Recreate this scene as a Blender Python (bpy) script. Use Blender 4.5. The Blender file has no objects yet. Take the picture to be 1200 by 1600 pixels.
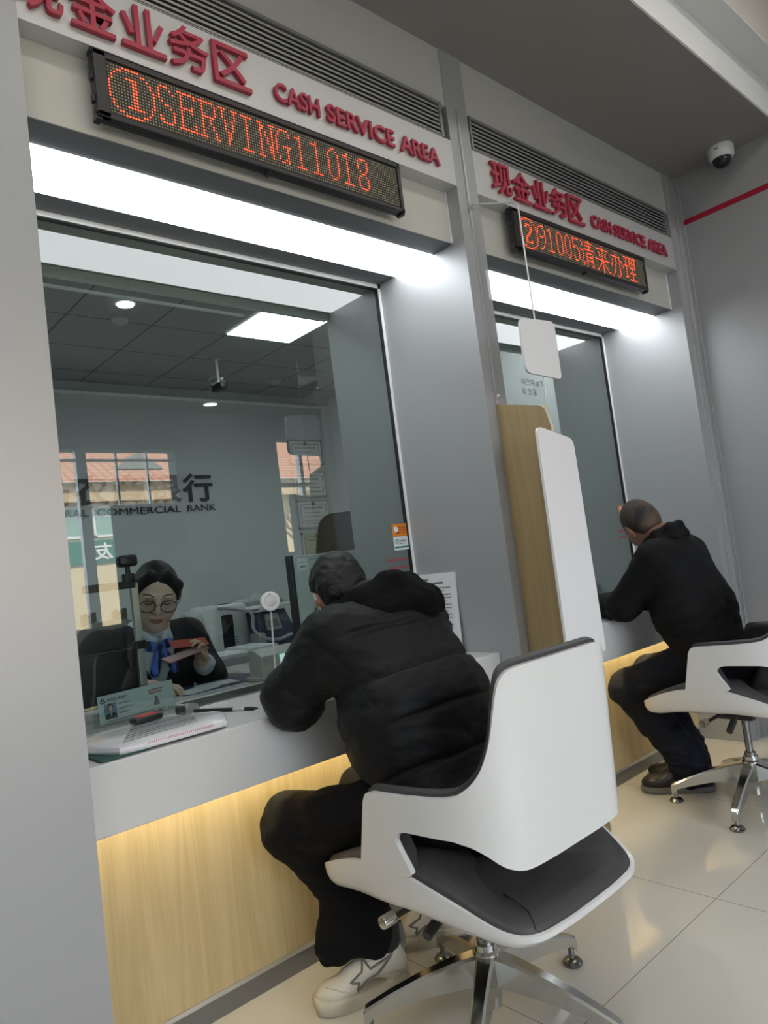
import bpy, bmesh, math, random
import numpy as np
from mathutils import Vector, Matrix

random.seed(7)
SC = bpy.context.scene
COL = SC.collection

# ------------------------------------------------------------------ camera, world, exposure
cam_d = bpy.data.cameras.new('camera')
cam_o = bpy.data.objects.new('camera', cam_d)
COL.objects.link(cam_o)
SC.camera = cam_o
YAW, PITCH, ROLL = 0.7358, 0.0676, -0.1254
fw = Vector((math.sin(YAW) * math.cos(PITCH), math.cos(YAW) * math.cos(PITCH), math.sin(PITCH)))
rt = Vector((math.cos(YAW), -math.sin(YAW), 0))
up = rt.cross(fw)
R_ = rt * math.cos(ROLL) + up * math.sin(ROLL)
U_ = -rt * math.sin(ROLL) + up * math.cos(ROLL)
M = Matrix((R_, U_, -fw)).transposed().to_4x4()
M.translation = Vector((-0.1025, -1.6441, 1.1689))
cam_o.matrix_world = M
cam_d.sensor_fit = 'VERTICAL'
cam_d.sensor_height = 36.0
cam_d.sensor_width = 27.0
cam_d.lens = 36.0 * 1117.27 / 1600.0
cam_d.clip_start = 0.02
cam_d.clip_end = 200

SC.view_settings.view_transform = 'Standard'
SC.view_settings.look = 'None'
SC.view_settings.gamma = 1.0
SC.view_settings.use_curve_mapping = False
SC.view_settings.exposure = 0.0
SC.cycles.use_denoising = True
SC.cycles.max_bounces = 10
SC.cycles.transparent_max_bounces = 16
SC.cycles.caustics_reflective = False
SC.cycles.caustics_refractive = False
SC.cycles.sample_clamp_indirect = 6.0

W = bpy.data.worlds.new('daylight')
SC.world = W
W.use_nodes = True
wb = W.node_tree.nodes['Background']
wb.inputs[0].default_value = (0.80, 0.90, 1.0, 1)
wb.inputs[1].default_value = 7.0

sun_d = bpy.data.lights.new('sun', 'SUN')
sun_d.energy = 24.0
sun_d.angle = 0.01
sun_d.color = (1.0, 0.93, 0.82)
sun_o = bpy.data.objects.new('sun', sun_d)
COL.objects.link(sun_o)
sun_o.rotation_euler = (math.radians(42), 0, math.radians(160))   # falls on the street front opposite, not into the hall

# emission strengths of the lamps
E_SOFFIT, E_STRIP, E_COVE, E_TELLER, E_LOBBY = 7.0, 30.0, 1.6, 13.0, 9.0

# ------------------------------------------------------------------ materials
def mat(name, col, rough=0.5, metal=0.0, emit=None, es=0.0, spec=0.5, coat=0.0, noise=0.0, nscale=8.0, bump=0.0, bscale=60.0, sheen=0.0, alpha=1.0):
    m = bpy.data.materials.new(name)
    m.use_nodes = True
    nt = m.node_tree
    b = nt.nodes['Principled BSDF']
    b.inputs['Base Color'].default_value = (*col, 1)
    b.inputs['Roughness'].default_value = rough
    b.inputs['Metallic'].default_value = metal
    b.inputs['Specular IOR Level'].default_value = spec
    b.inputs['Coat Weight'].default_value = coat
    b.inputs['Coat Roughness'].default_value = 0.05
    b.inputs['Sheen Weight'].default_value = sheen
    b.inputs['Alpha'].default_value = alpha
    if emit:
        b.inputs['Emission Color'].default_value = (*emit, 1)
        b.inputs['Emission Strength'].default_value = es
    if noise or bump:
        tc = nt.nodes.new('ShaderNodeTexCoord')
        n = nt.nodes.new('ShaderNodeTexNoise')
        n.inputs['Scale'].default_value = nscale
        n.inputs['Detail'].default_value = 5
        nt.links.new(tc.outputs['Object'], n.inputs['Vector'])
        if noise:
            mx = nt.nodes.new('ShaderNodeMixRGB')
            mx.inputs[1].default_value = (*[c * (1 - noise) for c in col], 1)
            mx.inputs[2].default_value = (*[min(1, c * (1 + noise)) for c in col], 1)
            nt.links.new(n.outputs['Fac'], mx.inputs[0])
            nt.links.new(mx.outputs[0], b.inputs['Base Color'])
        if bump:
            n2 = nt.nodes.new('ShaderNodeTexNoise')
            n2.inputs['Scale'].default_value = bscale
            n2.inputs['Detail'].default_value = 4
            nt.links.new(tc.outputs['Object'], n2.inputs['Vector'])
            bp = nt.nodes.new('ShaderNodeBump')
            bp.inputs['Strength'].default_value = bump
            bp.inputs['Distance'].default_value = 0.004
            nt.links.new(n2.outputs['Fac'], bp.inputs['Height'])
            nt.links.new(bp.outputs[0], b.inputs['Normal'])
    return m

def wood_mat(name, c1, c2, rough=0.4, along=2):
    m = mat(name, c1, rough)
    nt = m.node_tree
    b = nt.nodes['Principled BSDF']
    tc = nt.nodes.new('ShaderNodeTexCoord')
    mp = nt.nodes.new('ShaderNodeMapping')
    sc = [9.0, 9.0, 9.0]
    sc[along] = 0.55
    mp.inputs['Scale'].default_value = sc
    nt.links.new(tc.outputs['Object'], mp.inputs['Vector'])
    n = nt.nodes.new('ShaderNodeTexNoise')
    n.inputs['Scale'].default_value = 1.3
    n.inputs['Detail'].default_value = 3
    n.inputs['Distortion'].default_value = 0.6
    nt.links.new(mp.outputs[0], n.inputs['Vector'])
    mul = nt.nodes.new('ShaderNodeMath'); mul.operation = 'MULTIPLY'; mul.inputs[1].default_value = 11.0
    nt.links.new(n.outputs['Fac'], mul.inputs[0])
    fr = nt.nodes.new('ShaderNodeMath'); fr.operation = 'PINGPONG'; fr.inputs[1].default_value = 1.0
    nt.links.new(mul.outputs[0], fr.inputs[0])
    mp2 = nt.nodes.new('ShaderNodeMapping')
    sc2 = [160.0, 160.0, 160.0]; sc2[along] = 2.5
    mp2.inputs['Scale'].default_value = sc2
    nt.links.new(tc.outputs['Object'], mp2.inputs['Vector'])
    n2 = nt.nodes.new('ShaderNodeTexNoise'); n2.inputs['Scale'].default_value = 1.0; n2.inputs['Detail'].default_value = 3
    nt.links.new(mp2.outputs[0], n2.inputs['Vector'])
    add = nt.nodes.new('ShaderNodeMath'); add.operation = 'MULTIPLY_ADD'; add.inputs[1].default_value = 0.55; 
    nt.links.new(fr.outputs[0], add.inputs[0]); nt.links.new(n2.outputs['Fac'], add.inputs[2])
    cr = nt.nodes.new('ShaderNodeMapRange'); cr.inputs['From Min'].default_value = 0.3; cr.inputs['From Max'].default_value = 1.2
    nt.links.new(add.outputs[0], cr.inputs['Value'])
    mx = nt.nodes.new('ShaderNodeMixRGB')
    mx.inputs[1].default_value = (*c1, 1); mx.inputs[2].default_value = (*c2, 1)
    nt.links.new(cr.outputs[0], mx.inputs[0])
    nt.links.new(mx.outputs[0], b.inputs['Base Color'])
    return m

def tile_mat(name, col, grout, size, ox, oy, rough, gw=0.003):
    m = mat(name, col, rough)
    nt = m.node_tree
    b = nt.nodes['Principled BSDF']
    tc = nt.nodes.new('ShaderNodeTexCoord')
    sp = nt.nodes.new('ShaderNodeSeparateXYZ')
    nt.links.new(tc.outputs['Object'], sp.inputs[0])
    fs = []
    for ax, off in (('X', ox), ('Y', oy)):
        s = nt.nodes.new('ShaderNodeMath'); s.operation = 'SUBTRACT'; s.inputs[1].default_value = off
        nt.links.new(sp.outputs[ax], s.inputs[0])
        pp = nt.nodes.new('ShaderNodeMath'); pp.operation = 'PINGPONG'; pp.inputs[1].default_value = (size if ax == 'X' or not isinstance(size, tuple) else size) / 2
        nt.links.new(s.outputs[0], pp.inputs[0])
        lt = nt.nodes.new('ShaderNodeMath'); lt.operation = 'LESS_THAN'; lt.inputs[1].default_value = gw / 2
        nt.links.new(pp.outputs[0], lt.inputs[0])
        fs.append(lt)
    mx_ = nt.nodes.new('ShaderNodeMath'); mx_.operation = 'MAXIMUM'
    nt.links.new(fs[0].outputs[0], mx_.inputs[0]); nt.links.new(fs[1].outputs[0], mx_.inputs[1])
    n = nt.nodes.new('ShaderNodeTexNoise'); n.inputs['Scale'].default_value = 2.2; n.inputs['Detail'].default_value = 6
    nt.links.new(tc.outputs['Object'], n.inputs['Vector'])
    c0 = nt.nodes.new('ShaderNodeMixRGB')
    c0.inputs[1].default_value = (*[c * 0.95 for c in col], 1); c0.inputs[2].default_value = (*[min(1, c * 1.05) for c in col], 1)
    nt.links.new(n.outputs['Fac'], c0.inputs[0])
    mx = nt.nodes.new('ShaderNodeMixRGB')
    nt.links.new(mx_.outputs[0], mx.inputs[0]); nt.links.new(c0.outputs[0], mx.inputs[1]); mx.inputs[2].default_value = (*grout, 1)
    nt.links.new(mx.outputs[0], b.inputs['Base Color'])
    return m

def glass_mat(name, tint, ior=1.6, rough=0.0, boost=1.0):
    m = bpy.data.materials.new(name)
    m.use_nodes = True
    nt = m.node_tree
    nt.nodes.remove(nt.nodes['Principled BSDF'])
    out = nt.nodes['Material Output']
    tr = nt.nodes.new('ShaderNodeBsdfTransparent'); tr.inputs[0].default_value = (*tint, 1)
    gl = nt.nodes.new('ShaderNodeBsdfGlossy'); gl.inputs['Roughness'].default_value = rough
    fr = nt.nodes.new('ShaderNodeFresnel'); fr.inputs['IOR'].default_value = ior
    mu = nt.nodes.new('ShaderNodeMath'); mu.operation = 'MULTIPLY'; mu.inputs[1].default_value = boost; mu.use_clamp = True
    nt.links.new(fr.outputs[0], mu.inputs[0])
    # the pane is a thin solid: the face turned away only lets light out, so a ray is tinted and mirrored once
    ge = nt.nodes.new('ShaderNodeNewGeometry')
    iv = nt.nodes.new('ShaderNodeMath'); iv.operation = 'SUBTRACT'; iv.inputs[0].default_value = 1.0
    nt.links.new(ge.outputs['Backfacing'], iv.inputs[1])
    m2 = nt.nodes.new('ShaderNodeMath'); m2.operation = 'MULTIPLY'
    nt.links.new(mu.outputs[0], m2.inputs[0]); nt.links.new(iv.outputs[0], m2.inputs[1])
    mu = m2
    tc = nt.nodes.new('ShaderNodeMixRGB'); tc.inputs[1].default_value = (*tint, 1); tc.inputs[2].default_value = (1, 1, 1, 1)
    nt.links.new(ge.outputs['Backfacing'], tc.inputs[0]); nt.links.new(tc.outputs[0], tr.inputs[0])
    mx = nt.nodes.new('ShaderNodeMixShader')
    nt.links.new(mu.outputs[0], mx.inputs[0]); nt.links.new(tr.outputs[0], mx.inputs[1]); nt.links.new(gl.outputs[0], mx.inputs[2])
    nt.links.new(mx.outputs[0], out.inputs[0])
    return m

MT = {}
MT['panel'] = mat('grey_metal_panel', (0.42, 0.425, 0.435), 0.46, 0.4)
MT['panel_white'] = mat('pale_silver_panel', (0.60, 0.595, 0.585), 0.42, 0.35)
MT['panel_beige'] = mat('beige_panel', (0.56, 0.54, 0.49), 0.5)
MT['ceiling_grey'] = mat('grey_ceiling_panel', (0.30, 0.288, 0.275), 0.5, 0.2)
MT['paint'] = mat('white_paint', (0.74, 0.74, 0.73), 0.6)
MT['paint_grey'] = mat('grey_paint', (0.50, 0.51, 0.51), 0.65)
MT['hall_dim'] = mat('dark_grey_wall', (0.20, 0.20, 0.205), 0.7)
MT['bright_white'] = mat('bright_white_paint', (.90, .90, .89), .5)
MT['upper'] = mat('warm_grey_ceiling', (0.40, 0.37, 0.355), 0.7)
MT['teller_wall'] = mat('teller_wall_paint', (0.56, 0.58, 0.59), 0.7)
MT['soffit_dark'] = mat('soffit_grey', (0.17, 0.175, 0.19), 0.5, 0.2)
MT['alu'] = mat('aluminium', (0.62, 0.62, 0.61), 0.35, 0.8)
MT['frame_white'] = mat('white_frame', (0.82, 0.82, 0.80), 0.4)
MT['counter'] = mat('white_solid_surface', (0.66, 0.66, 0.645), 0.22, noise=0.02)
MT['kick'] = mat('dark_kick_metal', (0.20, 0.20, 0.205), 0.4, 0.6)
MT['oak'] = wood_mat('light_oak_laminate', (0.48, 0.37, 0.19), (0.60, 0.48, 0.28))
MT['oak2'] = wood_mat('tan_oak_board', (0.36, 0.26, 0.125), (0.43, 0.32, 0.165))
MT['floor'] = tile_mat('glossy_cream_tile', (0.66, 0.635, 0.57), (0.30, 0.28, 0.24), 0.8, 2.095, -0.52, 0.07)
MT['ceil_tile'] = tile_mat('grey_ceiling_tile', (0.32, 0.33, 0.33), (0.10, 0.105, 0.105), 0.6, 2.80, 2.55, 0.8, 0.014)
MT['glass'] = glass_mat('tinted_security_glass', (0.60, 0.675, 0.66), 1.75, boost=1.35)
MT['acrylic'] = glass_mat('clear_acrylic', (0.93, 0.94, 0.94), 1.45)
MT['lens'] = glass_mat('spectacle_lens', (0.92, 0.92, 0.93), 1.4)
MT['plate'] = mat('frosted_white_acrylic', (0.80, 0.79, 0.80), 0.25)
MT['red'] = mat('red_letter_acrylic', (0.42, 0.030, 0.065), 0.35)
MT['red_side'] = mat('red_stripe', (0.36, 0.008, 0.03), 0.45)
MT['black'] = mat('black_plastic', (0.012, 0.012, 0.014), 0.35)
MT['black_matte'] = mat('black_matte', (0.015, 0.015, 0.016), 0.7)
MT['led_board'] = mat('led_board', (0.028, 0.026, 0.02), 0.5)
MT['led_off'] = mat('led_unlit', (0.46, 0.42, 0.28), 0.5)
MT['led_on'] = mat('led_lit', (0.5, 0.02, 0.01), 0.5, emit=(1.0, 0.09, 0.03), es=3.2)
MT['slat'] = mat('grille_slat', (0.30, 0.30, 0.295), 0.4, 0.5)
MT['light'] = mat('light_panel', (1, 1, 1), 0.5, emit=(0.93, 0.98, 1.0), es=E_SOFFIT)
MT['light_t'] = mat('teller_light_panel', (1, 1, 1), 0.5, emit=(0.93, 0.98, 1.0), es=E_TELLER)
MT['light_added'] = mat('added_hall_light', (1, 1, 1), 0.5, emit=(1.0, 0.97, 0.92), es=E_LOBBY)
MT['strip'] = mat('warm_led_strip', (1, 1, 1), 0.5, emit=(1.0, 0.84, 0.50), es=E_STRIP)
MT['cove'] = mat('cove_led', (1, 1, 1), 0.5, emit=(1.0, 0.93, 0.70), es=E_COVE)
MT['shell'] = mat('white_chair_shell', (0.78, 0.78, 0.77), 0.22, coat=0.3)
MT['leather'] = mat('dark_grey_leather', (0.050, 0.048, 0.050), 0.5, bump=0.15, bscale=120)
MT['chrome'] = mat('polished_aluminium', (0.62, 0.62, 0.60), 0.16, 1.0)
MT['chrome_dark'] = mat('dark_chrome', (0.25, 0.25, 0.25), 0.2, 1.0)
MT['paper'] = mat('paper', (0.72, 0.73, 0.73), 0.6)
MT['ink'] = mat('ink', (0.03, 0.03, 0.035), 0.7)
MT['ink_grey'] = mat('grey_ink', (0.20, 0.21, 0.22), 0.7)
MT['ink_red'] = mat('red_ink', (0.45, 0.04, 0.05), 0.6)
MT['green'] = mat('green_print', (0.01, 0.17, 0.11), 0.5)
MT['orange'] = mat('orange_print', (0.72, 0.22, 0.02), 0.5)

# ------------------------------------------------------------------ mesh helpers
def link(name, me, m=None, parent=None, smooth=False, auto=None):
    me.name = name
    if m is not None:
        me.materials.clear()
        me.materials.append(m)
    if smooth:
        me.polygons.foreach_set('use_smooth', [True] * len(me.polygons))
        if auto is not None:
            me.set_sharp_from_angle(angle=math.radians(auto))
    o = bpy.data.objects.new(name, me)
    COL.objects.link(o)
    if parent is not None:
        o.parent = parent
        o.matrix_parent_inverse = Matrix.Identity(4)
        # geometry is written in world space; keep it there
        o.matrix_parent_inverse = WORLD_INV[parent.name] if parent.name in WORLD_INV else Matrix.Identity(4)
    return o

WORLD_INV = {}
def thing(name, label, cat, loc=(0, 0, 0), group=None):
    o = bpy.data.objects.new(name, None)
    o.empty_display_size = 0.05
    COL.objects.link(o)
    o.location = loc
    o['label'] = label
    o['category'] = cat
    if group:
        o['group'] = group
    WORLD_INV[o.name] = Matrix.Translation(loc).inverted()
    return o

def tag(o, label, cat, group=None, kind=None):
    o['label'] = label
    o['category'] = cat
    if group: o['group'] = group
    if kind: o['kind'] = kind
    return o

def struct(o, label=None, cat=None):
    o['kind'] = 'structure'
    if label: o['label'] = label
    if cat: o['category'] = cat
    return o

class MB:
    """collects shapes (world coordinates) into one mesh"""
    def __init__(s):
        s.bm = bmesh.new()
    def box(s, x0, x1, y0, y1, z0, z1, bev=0.0, seg=2, mtx=None):
        r = bmesh.ops.create_cube(s.bm, size=1.0)
        vs = r['verts']
        for v in vs:
            v.co = Vector(((x0 + x1) / 2 + v.co.x * (x1 - x0), (y0 + y1) / 2 + v.co.y * (y1 - y0), (z0 + z1) / 2 + v.co.z * (z1 - z0)))
        if bev:
            es = list({e for v in vs for e in v.link_edges})
            g = bmesh.ops.bevel(s.bm, geom=es, offset=bev, segments=seg, affect='EDGES', profile=0.5)
            vs = list({v for f in g['faces'] for v in f.verts} | {v for v in vs if v.is_valid})
        if mtx is not None:
            bmesh.ops.transform(s.bm, matrix=mtx, verts=[v for v in vs if v.is_valid])
        return s
    def prism(s, pts, d, bev=0):
        """pts: closed outline of Vectors; d: extrusion vector"""
        d = Vector(d)
        a = [s.bm.verts.new(Vector(p)) for p in pts]
        b = [s.bm.verts.new(Vector(p) + d) for p in pts]
        n = len(a)
        s.bm.faces.new(a[::-1]); s.bm.faces.new(b)
        for i in range(n):
            s.bm.faces.new((a[i], a[(i + 1) % n], b[(i + 1) % n], b[i]))
        return s
    def lathe(s, prof, c, axis=(0, 0, 1), n=24):
        """prof: [(r,h)...] along axis from c"""
        ax = Vector(axis).normalized()
        q = Vector((0, 0, 1)).rotation_difference(ax)
        rings = []
        for r, h in prof:
            if r < 1e-6:
                rings.append([s.bm.verts.new(Vector(c) + q @ Vector((0, 0, h)))])
            else:
                rings.append([s.bm.verts.new(Vector(c) + q @ Vector((r * math.cos(2 * math.pi * k / n), r * math.sin(2 * math.pi * k / n), h))) for k in range(n)])
        for A, B in zip(rings, rings[1:]):
            for k in range(n):
                k2 = (k + 1) % n
                if len(A) == 1 and len(B) == 1: continue
                if len(A) == 1: s.bm.faces.new((A[0], B[k2], B[k]))
                elif len(B) == 1: s.bm.faces.new((A[k], A[k2], B[0]))
                else: s.bm.faces.new((A[k], A[k2], B[k2], B[k]))
        if len(rings[0]) > 1: s.bm.faces.new(rings[0][::-1])
        if len(rings[-1]) > 1: s.bm.faces.new(rings[-1])
        return s
    def tube(s, pts, r, n=8, closed=False):
        pts = [Vector(p) for p in pts]
        rs = r if isinstance(r, (list, tuple)) else [r] * len(pts)
        rings = []
        prev = None
        N = len(pts)
        for i, p in enumerate(pts):
            if closed: t = pts[(i + 1) % N] - pts[i - 1]
            elif i == 0: t = pts[1] - p
            elif i == N - 1: t = p - pts[-2]
            else: t = pts[i + 1] - pts[i - 1]
            t.normalize()
            if prev is None:
                a = Vector((0, 0, 1)) if abs(t.z) < 0.9 else Vector((1, 0, 0))
                u = t.cross(a).normalized()
            else:
                u = (prev - t * prev.dot(t)).normalized()
            prev = u
            v = t.cross(u)
            rings.append([s.bm.verts.new(p + (u * math.cos(2 * math.pi * k / n) + v * math.sin(2 * math.pi * k / n)) * rs[i]) for k in range(n)])
        pairs = list(zip(rings, rings[1:]))
        if closed: pairs.append((rings[-1], rings[0]))
        for A, B in pairs:
            for k in range(n):
                s.bm.faces.new((A[k], A[(k + 1) % n], B[(k + 1) % n], B[k]))
        if not closed:
            s.bm.faces.new(rings[0][::-1]); s.bm.faces.new(rings[-1])
        return s
    def grid(s, P):
        """P: 2D list of points -> open surface"""
        V = [[s.bm.verts.new(Vector(p)) for p in row] for row in P]
        for i in range(len(V) - 1):
            for j in range(len(V[0]) - 1):
                s.bm.faces.new((V[i][j], V[i][j + 1], V[i + 1][j + 1], V[i + 1][j]))
        return s
    def slab(s, P, Q, close_u=False):
        """two matching 2D grids joined at the rim into one closed solid"""
        A = [[s.bm.verts.new(Vector(p)) for p in row] for row in P]
        B = [[s.bm.verts.new(Vector(p)) for p in row] for row in Q]
        n, m = len(A), len(A[0])
        F = s.bm.faces.new
        def q(*v):
            v = list(dict.fromkeys(v))
            if len(v) > 2:
                try: F(v)
                except ValueError: pass
        ui = range(n if close_u else n - 1)
        for i in ui:
            i2 = (i + 1) % n
            for j in range(m - 1):
                q(A[i][j], A[i][j + 1], A[i2][j + 1], A[i2][j])
                q(B[i2][j], B[i2][j + 1], B[i][j + 1], B[i][j])
            q(A[i2][0], B[i2][0], B[i][0], A[i][0]); q(A[i][-1], B[i][-1], B[i2][-1], A[i2][-1])
        if not close_u:
            for j in range(m - 1):
                q(A[0][j], B[0][j], B[0][j + 1], A[0][j + 1]); q(A[-1][j + 1], B[-1][j + 1], B[-1][j], A[-1][j])
        return s
    def build(s, name, m, parent=None, smooth=False, auto=35, recalc=True):
        if recalc:
            bmesh.ops.recalc_face_normals(s.bm, faces=s.bm.faces)
        me = bpy.data.meshes.new(name)
        s.bm.to_mesh(me); s.bm.free()
        return link(name, me, m, parent, smooth, auto if smooth else None)

def rrect(w, h, r, n=6):
    """rounded rectangle outline centred at 0 -> 2D points"""
    out = []
    for cx, cy, a0 in ((w / 2 - r, h / 2 - r, 0), (-w / 2 + r, h / 2 - r, 90), (-w / 2 + r, -h / 2 + r, 180), (w / 2 - r, -h / 2 + r, 270)):
        for k in range(n + 1):
            a = math.radians(a0 + 90 * k / n)
            out.append((cx + r * math.cos(a), cy + r * math.sin(a)))
    return out

def round_poly(pts, rad, n=5):
    """round the corners of a 2D polygon; rad: radius per corner"""
    out = []
    N = len(pts)
    for i in range(N):
        p = Vector(pts[i]); a = Vector(pts[i - 1]); b = Vector(pts[(i + 1) % N])
        r = rad[i]
        if r <= 0:
            out.append(p); continue
        da = (a - p).normalized(); db = (b - p).normalized()
        p0 = p + da * r; p1 = p + db * r
        for k in range(n + 1):
            t = k / n
            out.append((1 - t) ** 2 * p0 + 2 * t * (1 - t) * p + t * t * p1)
    return out

def spline(pts, n=8):
    P = [np.array(p, float) for p in pts]
    P = [2 * P[0] - P[1]] + P + [2 * P[-1] - P[-2]]
    out = []
    for i in range(1, len(P) - 2):
        for k in range(n):
            t = k / n
            out.append(0.5 * (2 * P[i] + (P[i + 1] - P[i - 1]) * t + (2 * P[i - 1] - 5 * P[i] + 4 * P[i + 1] - P[i + 2]) * t * t + (3 * P[i] - P[i - 1] - 3 * P[i + 1] + P[i + 2]) * t ** 3))
    out.append(P[-2])
    return out

def text_mesh(s, extrude=0.0, offset=0.0, bevel=0.0):
    cu = bpy.data.curves.new('txt', 'FONT')
    cu.body = s
    cu.size = 1.0
    cu.offset = offset
    cu.extrude = extrude
    cu.bevel_depth = bevel
    cu.resolution_u = 3
    o = bpy.data.objects.new('txt', cu)
    COL.objects.link(o)
    dg = bpy.context.evaluated_depsgraph_get()
    dg.update()
    me = bpy.data.meshes.new_from_object(o.evaluated_get(dg))
    bpy.data.objects.remove(o)
    bpy.data.curves.remove(cu)
    return me

def text(name, s, m, p0, ux, uz, w, h, parent=None, depth=0.0, offset=0.0):
    """text fitted in a w x h box whose lower-left corner is p0; ux, uz: reading and up directions"""
    me = text_mesh(s, 0.01 if depth else 0.0, offset)
    n = len(me.vertices)
    co = np.empty(n * 3); me.vertices.foreach_get('co', co); co = co.reshape(-1, 3)
    lo, hi = co.min(0), co.max(0)
    ux = np.array(Vector(ux).normalized()); uz = np.array(Vector(uz).normalized()); nn = np.cross(ux, uz)
    a = (co[:, 0] - lo[0]) / max(hi[0] - lo[0], 1e-6) * w
    b = (co[:, 1] - lo[1]) / max(hi[1] - lo[1], 1e-6) * h
    c = ((co[:, 2] - lo[2]) / (hi[2] - lo[2]) if depth else 0 * a) * depth
    co = np.array(p0) + a[:, None] * ux + b[:, None] * uz + c[:, None] * nn
    me.vertices.foreach_set('co', co.ravel()); me.update()
    return link(name, me, m, parent)

# ------------------------------------------------------------------ setting: dimensions
XL, X1R, XS, X2L, X2R, XW = 0.4363, 1.9595, 2.0142, 2.0796, 3.7244, 3.872
ZB, ZG, ZGT, ZC, ZS = 2.531, 2.709, 2.846, 3.078, 2.331
ZCB, ZK, ZT = 0.6153, 0.0555, 0.78
YG, YB, YL1, YL2, YC, YW, YE, YI = 0.4937, 0.060, 0.165, 0.382, 0.0988, 0.259, -0.557, 0.86
X0, XE = -1.4, 8.0          # hall extents
YO = -5.0                   # street front
TX0, TX1, TY1 = -1.4, 4.97, 4.68  # teller room

struct(MB().box(X0 - .2, XE + .2, YO - .2, TY1 + .2, -0.1, 0.0).build('floor', MT['floor']))

# front wall: piers, header with the sign band, recessed beige boards over the windows
p = MB()
p.box(X0, XL, 0, YI, 0, ZC)
p.build('wall_front', MT['panel'])['kind'] = 'structure'
struct(MB().box(X1R, X2L, 0, YI, 0, ZC).build('wall_front', MT['panel']))
struct(MB().box(X2R, XW, 0, YI, 0, ZC).build('wall_front', MT['panel']))
for a, b in ((XL, X1R), (X2L, X2R)):
    struct(MB().box(a, b, 0.004, YI, ZGT, ZC).build('wall_header', MT['panel_white']))
    struct(MB().box(a, b, 0.0, YB + .02, ZB, ZG).build('wall_sign_band', MT['panel_white']))
    struct(MB().box(a, b, YB, YI, ZS, ZB - .0).build('wall_sign_board', MT['panel_beige']))
    h = MB()
    h.box(a, b, 0.09, YI, ZB, ZGT)
    struct(h.build('wall_grille_back', MT['black_matte']))
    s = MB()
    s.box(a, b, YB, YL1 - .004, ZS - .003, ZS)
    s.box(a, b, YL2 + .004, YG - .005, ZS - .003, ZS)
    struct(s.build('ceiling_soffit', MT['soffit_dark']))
    struct(MB().box(a, b, YI - .01, YI + .02, ZS - .03, ZS + .03).build('trim_1', MT['frame_white']))

# vertical aluminium joint strips on the front
tr = MB()
tr.box(XS - .0035, XS + .0035, -0.006, 0.002, 0, ZGT)
struct(tr.build('trim_2', MT['alu']))
tr = MB(); tr.box(X2R + .055, X2R + .063, -0.012, 0.0, 0, ZC); struct(tr.build('trim_3', MT['alu']))
tr = MB(); tr.box(X2R + .09, X2R + .094, -0.006, 0.0, 0, ZC); tr.box(XW - .018, XW, -0.02, 0.0, 0, ZC); struct(tr.build('trim_4', MT['alu']))
for xx in (X1R - .0, X2R - .0):
    struct(MB().box(xx - .006, xx + .0, YB - .004, YB + .004, ZS, ZB).build('trim_5', MT['frame_white']))

# right wall with the red stripe, ends at y -2.2 where the hall opens
struct(MB().box(XW, XW + .15, -2.2, YI, 0, ZC + .4).build('wall_right', MT['panel']))
struct(MB().box(XW - .004, XW, -2.2, 0.0, 2.804, 2.832).build('trim_6', MT['red_side']), 'thin red stripe running along the grey side wall', 'stripe')

# ceilings
struct(MB().box(X0, XW, YE, 0.06, ZC, ZC + .02).build('ceiling', MT['ceiling_grey']))
struct(MB().box(X0, XW, YE - .008, YE, ZC, 3.25).build('ceiling_fascia', MT['bright_white']))
struct(MB().box(X0, XW, -0.684, YE, 3.25, 3.262).build('ceiling_ledge', MT['paint']))
struct(MB().box(X0, XE, YO, -0.45, 3.42, 3.5).build('ceiling_upper', MT['upper']))
struct(MB().box(X0, XW, -0.46, -0.45, 3.25, 3.42).build('ceiling_cove_back', MT['paint']))
struct(MB().box(XW, XE, -0.45, YI, 3.42, 3.5).build('ceiling_upper', MT['upper']))
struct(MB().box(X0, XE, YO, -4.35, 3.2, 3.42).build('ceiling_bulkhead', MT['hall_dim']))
cv = MB().box(X0 + .05, XW - .02, -0.60, -0.575, 3.262, 3.275).build('cove_light', MT['cove'])
tag(cv, 'warm cove light strip hidden on the ledge above the grey ceiling', 'light')

# hall walls out of the frame; they shape the light and the reflections in the glass
struct(MB().box(X0 - .15, X0, YO, YI, 0, 3.5).build('wall_left', MT['paint_grey']))
struct(MB().box(XE, XE + .15, YO, YI, 0, 3.5).build('wall_far', MT['paint_grey']))
struct(MB().box(XW + .15, XE, YI - .1, YI, 0, 3.5).build('wall_rear', MT['paint_grey']))
fr = MB()
zt_, zb_ = 2.74, 0.85
fr.box(X0, -1.2, YO - .2, YO, 0, 3.5); fr.box(-1.2, 3.68, YO - .2, YO, zt_, 3.5); fr.box(-1.2, 3.68, YO - .2, YO, 0, zb_)
fr.box(3.68, 5.09, YO - .2, YO, 0, 3.5); fr.box(5.09, 5.92, YO - .2, YO, 2.9, 3.5); fr.box(5.09, 5.92, YO - .2, YO, 0, 1.43); fr.box(5.92, XE, YO - .2, YO, 0, 3.5)
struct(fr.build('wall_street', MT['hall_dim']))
wn = MB()
for xx in (-1.2, -.2, 1.0, 2.57): wn.box(xx, xx + .11, YO - .12, YO - .04, zb_, zt_)
for xx in (3.0, 3.35): wn.box(xx, xx + .018, YO - .1, YO - .06, zb_, zt_)
wn.box(-1.2, 3.68, YO - .1, YO - .06, 2.62, 2.645)
struct(wn.build('window_3', MT['alu']))
wn = MB(); wn.box(5.45, 5.5, YO - .12, YO - .04, 1.43, 2.9); wn.box(5.09, 5.92, YO - .12, YO - .04, 2.28, 2.33)
struct(wn.build('window_4', MT['alu']))

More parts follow.
